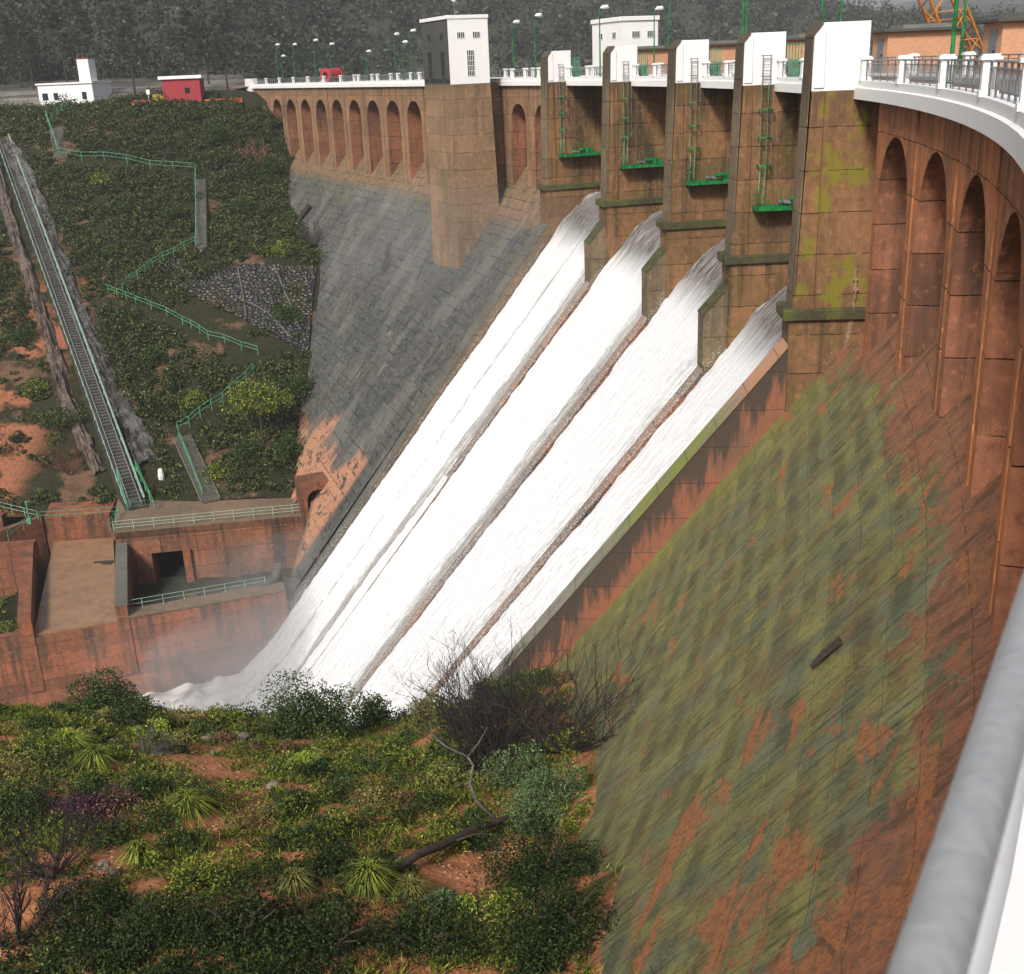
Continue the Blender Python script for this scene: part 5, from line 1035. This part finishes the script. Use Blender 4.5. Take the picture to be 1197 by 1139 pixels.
NBUSH = [(372, 868, (3.6, 2.2, 3.9), 12000, 'dark', .17, 'big leafy dark green bush standing against the white water at the crest of the slope'), (440, 846, (1.8, 1.5, 2.6), 3600, 'dark', .17, 'smaller dark bush overlapping the right end of the big one in front of the water'),
    (128, 822, (3.2, 2.0, 2.9), 8500, 'dark', .16, 'wide dark green bush in front of the red basin wall at the left'), (178, 862, (.9, .8, 1.3), 1700, 'bright', .14, 'small bright green bush beside the red gravel patch'), (250, 850, (1.8, 1.3, 1.1), 2600, 'mid', .14, 'mid green bush left of the big leafy bush'),
    (500, 850, (1.5, 1.2, 2.3), 2900, 'olive', .14, 'yellowish green bush just left of the large leafless shrub'), (605, 925, (1.7, 1.4, 2.2), 5000, 'grey', .12, 'pale green upright bush right of the dead pale tree'), (655, 935, (1.9, 1.6, 1.7), 5200, 'grey', .12, 'grey green bush against the dam face below the leafless shrub'), (625, 960, (1.6, 1.4, 1.2), 3600, 'grey', .12, 'low grey green bush above the round dark bush'),
    (640, 1040, (1.9, 1.7, 1.9), 7500, 'dark', .11, 'round dark green bush beside the lower dam face'), (655, 1115, (1.9, 1.6, 1.7), 7000, 'dark', .11, 'dark round bush at the bottom edge next to the dam face'), (590, 1110, (1.5, 1.3, 1.2), 4200, 'mid', .11, 'green bush at the bottom edge below the bare gravel'),
    (500, 1120, (1.6, 1.3, 1.1), 4200, 'dark', .11, 'dark bush at the bottom edge right of the long grass tuft'), (390, 1125, (1.7, 1.4, 1.3), 5200, 'dark', .11, 'large dark bush at the middle of the bottom edge'), (285, 1120, (1.7, 1.3, 1.4), 5200, 'dark', .11, 'dense dark bush at the bottom edge left of the middle'),
    (180, 1110, (1.7, 1.4, 1.5), 5600, 'dark', .11, 'very dark dense bush near the bottom left corner'), (90, 1095, (1.6, 1.4, 1.4), 5000, 'dark', .11, 'very dark bush filling the bottom left corner'), (30, 960, (2., 1.8, 2.1), 6200, 'dark', .13, 'tall dark bush at the left edge above the bottom left corner'), (25, 890, (2.3, 1.8, 1.6), 5200, 'mid', .13, 'green bush at the left edge below the foaming river'),
    (110, 960, (1.5, 1.3, 1.6), 5200, 'purple', .12, 'purple leaved bush on the left of the slope'), (160, 940, (1.5, 1.3, 1.3), 4200, 'dark', .12, 'dark green bush right behind the purple bush'), (330, 950, (1.3, 1.1, .9), 3000, 'mid', .12, 'mid green bush below the red gravel patch in the middle'), (385, 975, (1.3, 1.1, .9), 3000, 'mid', .12, 'green bush left of the fallen trunk'),
    (300, 880, (.8, .8, .6), 1200, 'dry', .10, 'brownish dry bush right of the gravel patch'), (445, 905, (1.3, 1.1, .9), 2600, 'mid', .13, 'green bush left of the small gravel slide under the leafless shrub'), (550, 985, (1.1, .9, 1.2), 3200, 'dark', .11, 'dark bush behind the upper end of the fallen trunk'), (520, 915, (1.0, .9, .8), 2000, 'mid', .11, 'small green bush at the foot of the dead pale tree'),
    (240, 1045, (1.2, 1., .8), 2600, 'mid', .11, 'light green bush in the lower middle left'), (560, 1075, (.8, .7, .6), 1800, 'bright', .09, 'small bright green bush beside the bare gravel at the bottom')]
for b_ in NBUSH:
    if b_[1] > 1000: b_ = (b_[0], b_[1], tuple(x*1.2 for x in b_[2]), int(b_[3]*1.35)) + (('shade_dark' if b_[4] == 'dark' else b_[4]),) + b_[5:]  # lowest dark bushes get shadow through their leaf colour
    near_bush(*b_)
for i, (px, py, H_, kind, n_, lab) in enumerate([(585, 880, 5.4, 'darktwig', 34, 'large dense leafless shrub on the slope against the dam face'), (660, 885, 5.2, 'darktwig', 16, 'leafless shrub with long branches reaching right over the orange patch'), (60, 1020, 3.0, 'darktwig', 12, 'dark leafless shrub at the lower left'), (20, 1110, 2.6, 'darktwig', 9, 'fine black twigs in the bottom left corner'), (560, 905, 4.6, 'darktwig', 14, 'tangle of dark twigs behind the dead pale tree'), (170, 885, 1.6, 'twig', 9, 'heap of dry grey twigs below the small bright bush')]):
    c = hitn(px, py); m = twigs(MB(), c-[0, 0, .1], H_, 1.15 if i != 5 else 3., n_, .05, 3, i+40, .45); tag(m.build('bare_shrub', FM[kind], None), lab, 'shrub')
# long grass tufts
def tuft(px, py, r, n, kind, lab, w=.016):
    c = hitn(px, py); n = n*3; k = n; a = rng.uniform(0, 2*PI, k); t = rng.uniform(.15, 1., k); out = np.stack([np.cos(a)*t, np.sin(a)*t, np.zeros(k)], -1); sd = np.stack([-np.sin(a), np.cos(a), np.zeros(k)], -1)*w; L_ = r*rng.uniform(.7, 1.15, (k, 1)); b = c+out*.1
    p1 = b+out*L_*.45+np.array([0, 0, 1])*L_*(.75-.3*t[:, None]); p2 = b+out*L_*1.0+np.array([0, 0, 1])*L_*(.85-.75*t[:, None])
    Q = np.concatenate([np.stack([b-sd, b+sd, p1+sd, p1-sd], 1), np.stack([p1-sd, p1+sd, p2+sd*.1, p2-sd*.1], 1)]); me = quad_mesh('grass_tuft', Q, FM[kind]); tag(link('grass_tuft', me), lab, 'grass tuft', 'long leaved grass tufts on the near slope')
for a in [(432, 1045, 1.15, 170, 'mid', 'big light green grass tuft below the fallen trunk'), (478, 1050, .9, 120, 'olive', 'yellowish grass tuft right of the big light green tuft'), (222, 955, 1.3, 190, 'mid', 'arching green grass tuft at the lower end of the red gravel'), (358, 895, 1.2, 130, 'bright', 'pale grass tuft left of centre below the big leafy bush'), (150, 835, 1.7, 150, 'mid', 'grass tuft on the ridge left of the red gravel'),
          (165, 1010, .9, 120, 'mid', 'grass tuft beside the pale rocks at lower left'), (80, 880, 1.4, 130, 'bright', 'light grass tuft above the purple bush'), (520, 1065, .9, 120, 'grey', 'dull green tuft beside the bare gravel'), (115, 905, 1.2, 120, 'mid', 'grass tuft directly above the purple bush'), (345, 1045, .8, 110, 'olive', 'olive tuft left of the big light green tuft')]: tuft(*a)
# dead pale tree and fallen trunk
A_ = hitn(578, 975); B_ = hitn(455, 1030); B_[2] += .25; A_[2] += .55
m = MB(); mid_ = A_*.5+B_*.5+[0, 0, .1]; m.tube([B_-[.1, 0, .2], B_*.75+A_*.25+[.0, 0, .15], mid_, A_*.8+B_*.2+[0, 0, .1], A_, A_+[.5, .2, .1]], [.10, .14, .15, .14, .12, .07], 8)
m.tube([mid_+[.4, 0, .1], mid_+[1.0, .1, .25], mid_+[1.9, .2, .1]], [.05, .035, .015], 5)
tag(m.build('fallen_trunk', M['bark'], None, smooth=True), 'dark bent fallen trunk lying across the slope', 'fallen trunk')
R0 = hitn(590, 968); k_ = R0[1]
def at(px, py, dy=0.): d = ray(px, py); t = (k_+dy)/d[1]; return d*t+[0, 0, EYE]
m = MB(); m.tube([R0, at(556, 935), at(549, 915), at(553, 895, .3), at(547, 885, .4)], [.075, .065, .055, .05, .045], 6)
m.tube([at(547, 885, .4), at(520, 872, .6), at(505, 858, .8), at(503, 842, .8)], [.045, .035, .025, .012], 5); m.tube([at(547, 885, .4), at(560, 868, .2), at(570, 850, .3)], [.04, .025, .01], 5); m.tube([at(553, 895, .3), at(530, 893, -.3), at(500, 896, -.5)], [.025, .018, .008], 4)
tag(m.build('dead_tree', M['greybark'], None, smooth=True), 'slender pale dead tree with forked branches in front of the dark twigs', 'dead tree')
# rocks
def rockm(m, c, r, rd):
    n = 7; V = []; F_ = []
    for i in range(5):
        ph = PI*i/4
        for j in range(n): th = 2*PI*j/n; q = r*rd.uniform(.75, 1.15); V.append(c+np.array([math.sin(ph)*math.cos(th)*q, math.sin(ph)*math.sin(th)*q*.9, math.cos(ph)*q*.65]))
    for i in range(4):
        for j in range(n): F_.append((i*n+j, i*n+(j+1) % n, (i+1)*n+(j+1) % n, (i+1)*n+j))
    m.add(V, V, F_)
RK = [(243, 866, .38, 'pale rock left of the group of three below the big leafy bush'), (261, 867, .42, 'middle rock of the group of three below the big leafy bush'), (285, 868, .5, 'largest rock of the group of three below the big leafy bush'), (252, 880, .3, 'small rock just under the group of three'), (55, 878, .42, 'pale rock at the left near the light grass tuft'),
      (122, 1021, .24, 'pale rock at lower left, upper one of its pile'), (133, 1030, .26, 'pale rock at lower left, middle of its pile'), (127, 1042, .2, 'pale rock at lower left, lowest of its pile'), (155, 1052, .2, 'pinkish rock right of the pile at lower left'), (465, 1008, .28, 'rock beside the lower end of the fallen trunk'), (580, 990, .2, 'small rock under the upper end of the fallen trunk'), (320, 925, .3, 'grey rock right of the gravel patch')]
for i, (px, py, r, lab) in enumerate(RK): m = MB(); rockm(m, hitn(px, py)+[0, 0, r*.25], r, random.Random(i)); tag(m.build('rock', M['rock'], None), lab, 'rock', 'loose rocks on the near slope')
m = MB(); rd = random.Random(3)
for c, r in BARE:
    for i in range(int(70*r)):
        a, q = rd.uniform(0, 2*PI), r*1.3*rd.random()**.5; x, y = c[0]+math.cos(a)*q, c[1]+math.sin(a)*q; rr = rd.choice([.02, .03, .03, .04, .05, .09]); rockm(m, np.array([x, y, float(near_z(x, y))]), rr, rd) if rd.random() < .8 else None
tag(m.build('gravel', concrete('gravel_stone', (.40, .20, .12), (.28, .14, .085), (.20, .14, .10), stain=.2, top_dark=False), None), kind='stuff')
# ================================================================== AIR, LIGHT, CAMERA
HAZE = True
if HAZE:
    m = MB(); X0, X1, Y0, Y1, Zb, Zt = -5100, 5100, -3100, 6100, -73.2, 420
    me = bpy.data.meshes.new('haze'); V = [(x, y, z) for x in (X0, X1) for y in (Y0, Y1) for z in (Zb, Zt)]
    me.from_pydata(V, [], [(0, 1, 3, 2), (4, 6, 7, 5), (0, 4, 5, 1), (2, 3, 7, 6), (0, 2, 6, 4), (1, 5, 7, 3)]); o = link('haze', me); tag(o, kind='stuff')
    mt = bpy.data.materials.new('haze_air'); mt.use_nodes = True; t = mt.node_tree; t.nodes.clear(); ou = t.nodes.new('ShaderNodeOutputMaterial'); pv = t.nodes.new('ShaderNodeVolumePrincipled')
    pv.inputs['Color'].default_value = (.93, .95, .97, 1); pv.inputs['Density'].default_value = .0003; pv.inputs['Anisotropy'].default_value = .2; t.links.new(pv.outputs[0], ou.inputs['Volume']); me.materials.append(mt)
def mist(cen, rad, dens, rz):
    n, k_ = 20, 32; V = []; F_ = []; cr_, sr_ = math.cos(rz), math.sin(rz)
    for i in range(n+1):
        for j in range(k_):
            ph, th = PI*i/n, 2*PI*j/k_; d = np.array([math.sin(ph)*math.cos(th), math.sin(ph)*math.sin(th), math.cos(ph)]); q = 1+.35*mnoise.noise(Vector(d*1.8)+Vector(cen)*.1); p = d*q*np.array(rad)
            V.append((cen[0]+p[0]*cr_-p[1]*sr_, cen[1]+p[0]*sr_+p[1]*cr_, cen[2]+p[2]))
    F_ = [(i*k_+j, (i+1)*k_+j, (i+1)*k_+(j+1) % k_, i*k_+(j+1) % k_) for i in range(n) for j in range(k_)]
    me = bpy.data.meshes.new('spray_mist'); me.from_pydata(V, [], F_); mt = bpy.data.materials.new('spray_mist'); mt.use_nodes = True; t = mt.node_tree; t.nodes.clear(); ou = t.nodes.new('ShaderNodeOutputMaterial'); pv = t.nodes.new('ShaderNodeVolumePrincipled')
    pv.inputs['Color'].default_value = (.97, .98, 1, 1); pv.inputs['Density'].default_value = dens; t.links.new(pv.outputs[0], ou.inputs['Volume']); me.materials.append(mt); tag(link('spray_mist', me), kind='stuff')
mist(W(98, 38, -57), (19, 24, 9), .012, .3); mist(W(104, 38, -59), (13, 16, 6), .045, .3); mist(W(122, 9, -19), (10, 34, 9), .004, .5)
sc = bpy.context.scene
w = bpy.data.worlds.new('World'); sc.world = w; w.use_nodes = True; nt = w.node_tree
sky = nt.nodes.new('ShaderNodeTexSky'); sky.sky_type = 'NISHITA'; sky.sun_disc = False; SE, SR = math.radians(42), math.radians(-155)
sky.sun_elevation = SE; sky.sun_rotation = SR; sky.dust_density = 6.; sky.air_density = 1.0; sky.ozone_density = 1.0; sky.altitude = 0
nt.links.new(sky.outputs[0], nt.nodes['Background'].inputs[0]); nt.nodes['Background'].inputs[1].default_value = .075
l = bpy.data.lights.new('sun', 'SUN'); l.energy = 2.9; l.angle = math.radians(10); l.color = (1., .97, .93); lo = bpy.data.objects.new('sun', l); COL.objects.link(lo)
dv = Vector((math.sin(SR)*math.cos(SE), math.cos(SR)*math.cos(SE), math.sin(SE))); lo.rotation_euler = dv.to_track_quat('Z', 'Y').to_euler()
cd = bpy.data.cameras.new('camera'); cam = bpy.data.objects.new('camera', cd); COL.objects.link(cam); sc.camera = cam
cd.sensor_width = 36; cd.lens = F/1197*36; cd.clip_start = .05; cd.clip_end = 9000
fw = Vector((0, math.cos(PITCH), -math.sin(PITCH))); up = Vector((0, math.sin(PITCH), math.cos(PITCH))); rt = Vector((1, 0, 0))
cr, sr = math.cos(ROLL), math.sin(ROLL)
# image x axis in camera plane after roll: screen(x,y)=R(roll)*(x,y down)
ix = rt*cr + up*sr; iy = up*cr - rt*sr
Mx = Matrix((( ix.x, iy.x, -fw.x), (ix.y, iy.y, -fw.y), (ix.z, iy.z, -fw.z))).to_4x4(); cam.matrix_world = Matrix.Translation((0, 0, EYE)) @ Mx
cd.dof.use_dof = True; cd.dof.focus_distance = 75; cd.dof.aperture_fstop = 16.
sc.view_settings.view_transform = 'Standard'; sc.view_settings.look = 'None'; sc.view_settings.gamma = 1; sc.view_settings.exposure = .75
sc.cycles.max_bounces = 6; sc.cycles.diffuse_bounces = 3; sc.cycles.glossy_bounces = 2; sc.cycles.transmission_bounces = 2; sc.cycles.volume_bounces = 0; sc.cycles.transparent_max_bounces = 4
print('objects', len(bpy.data.objects))
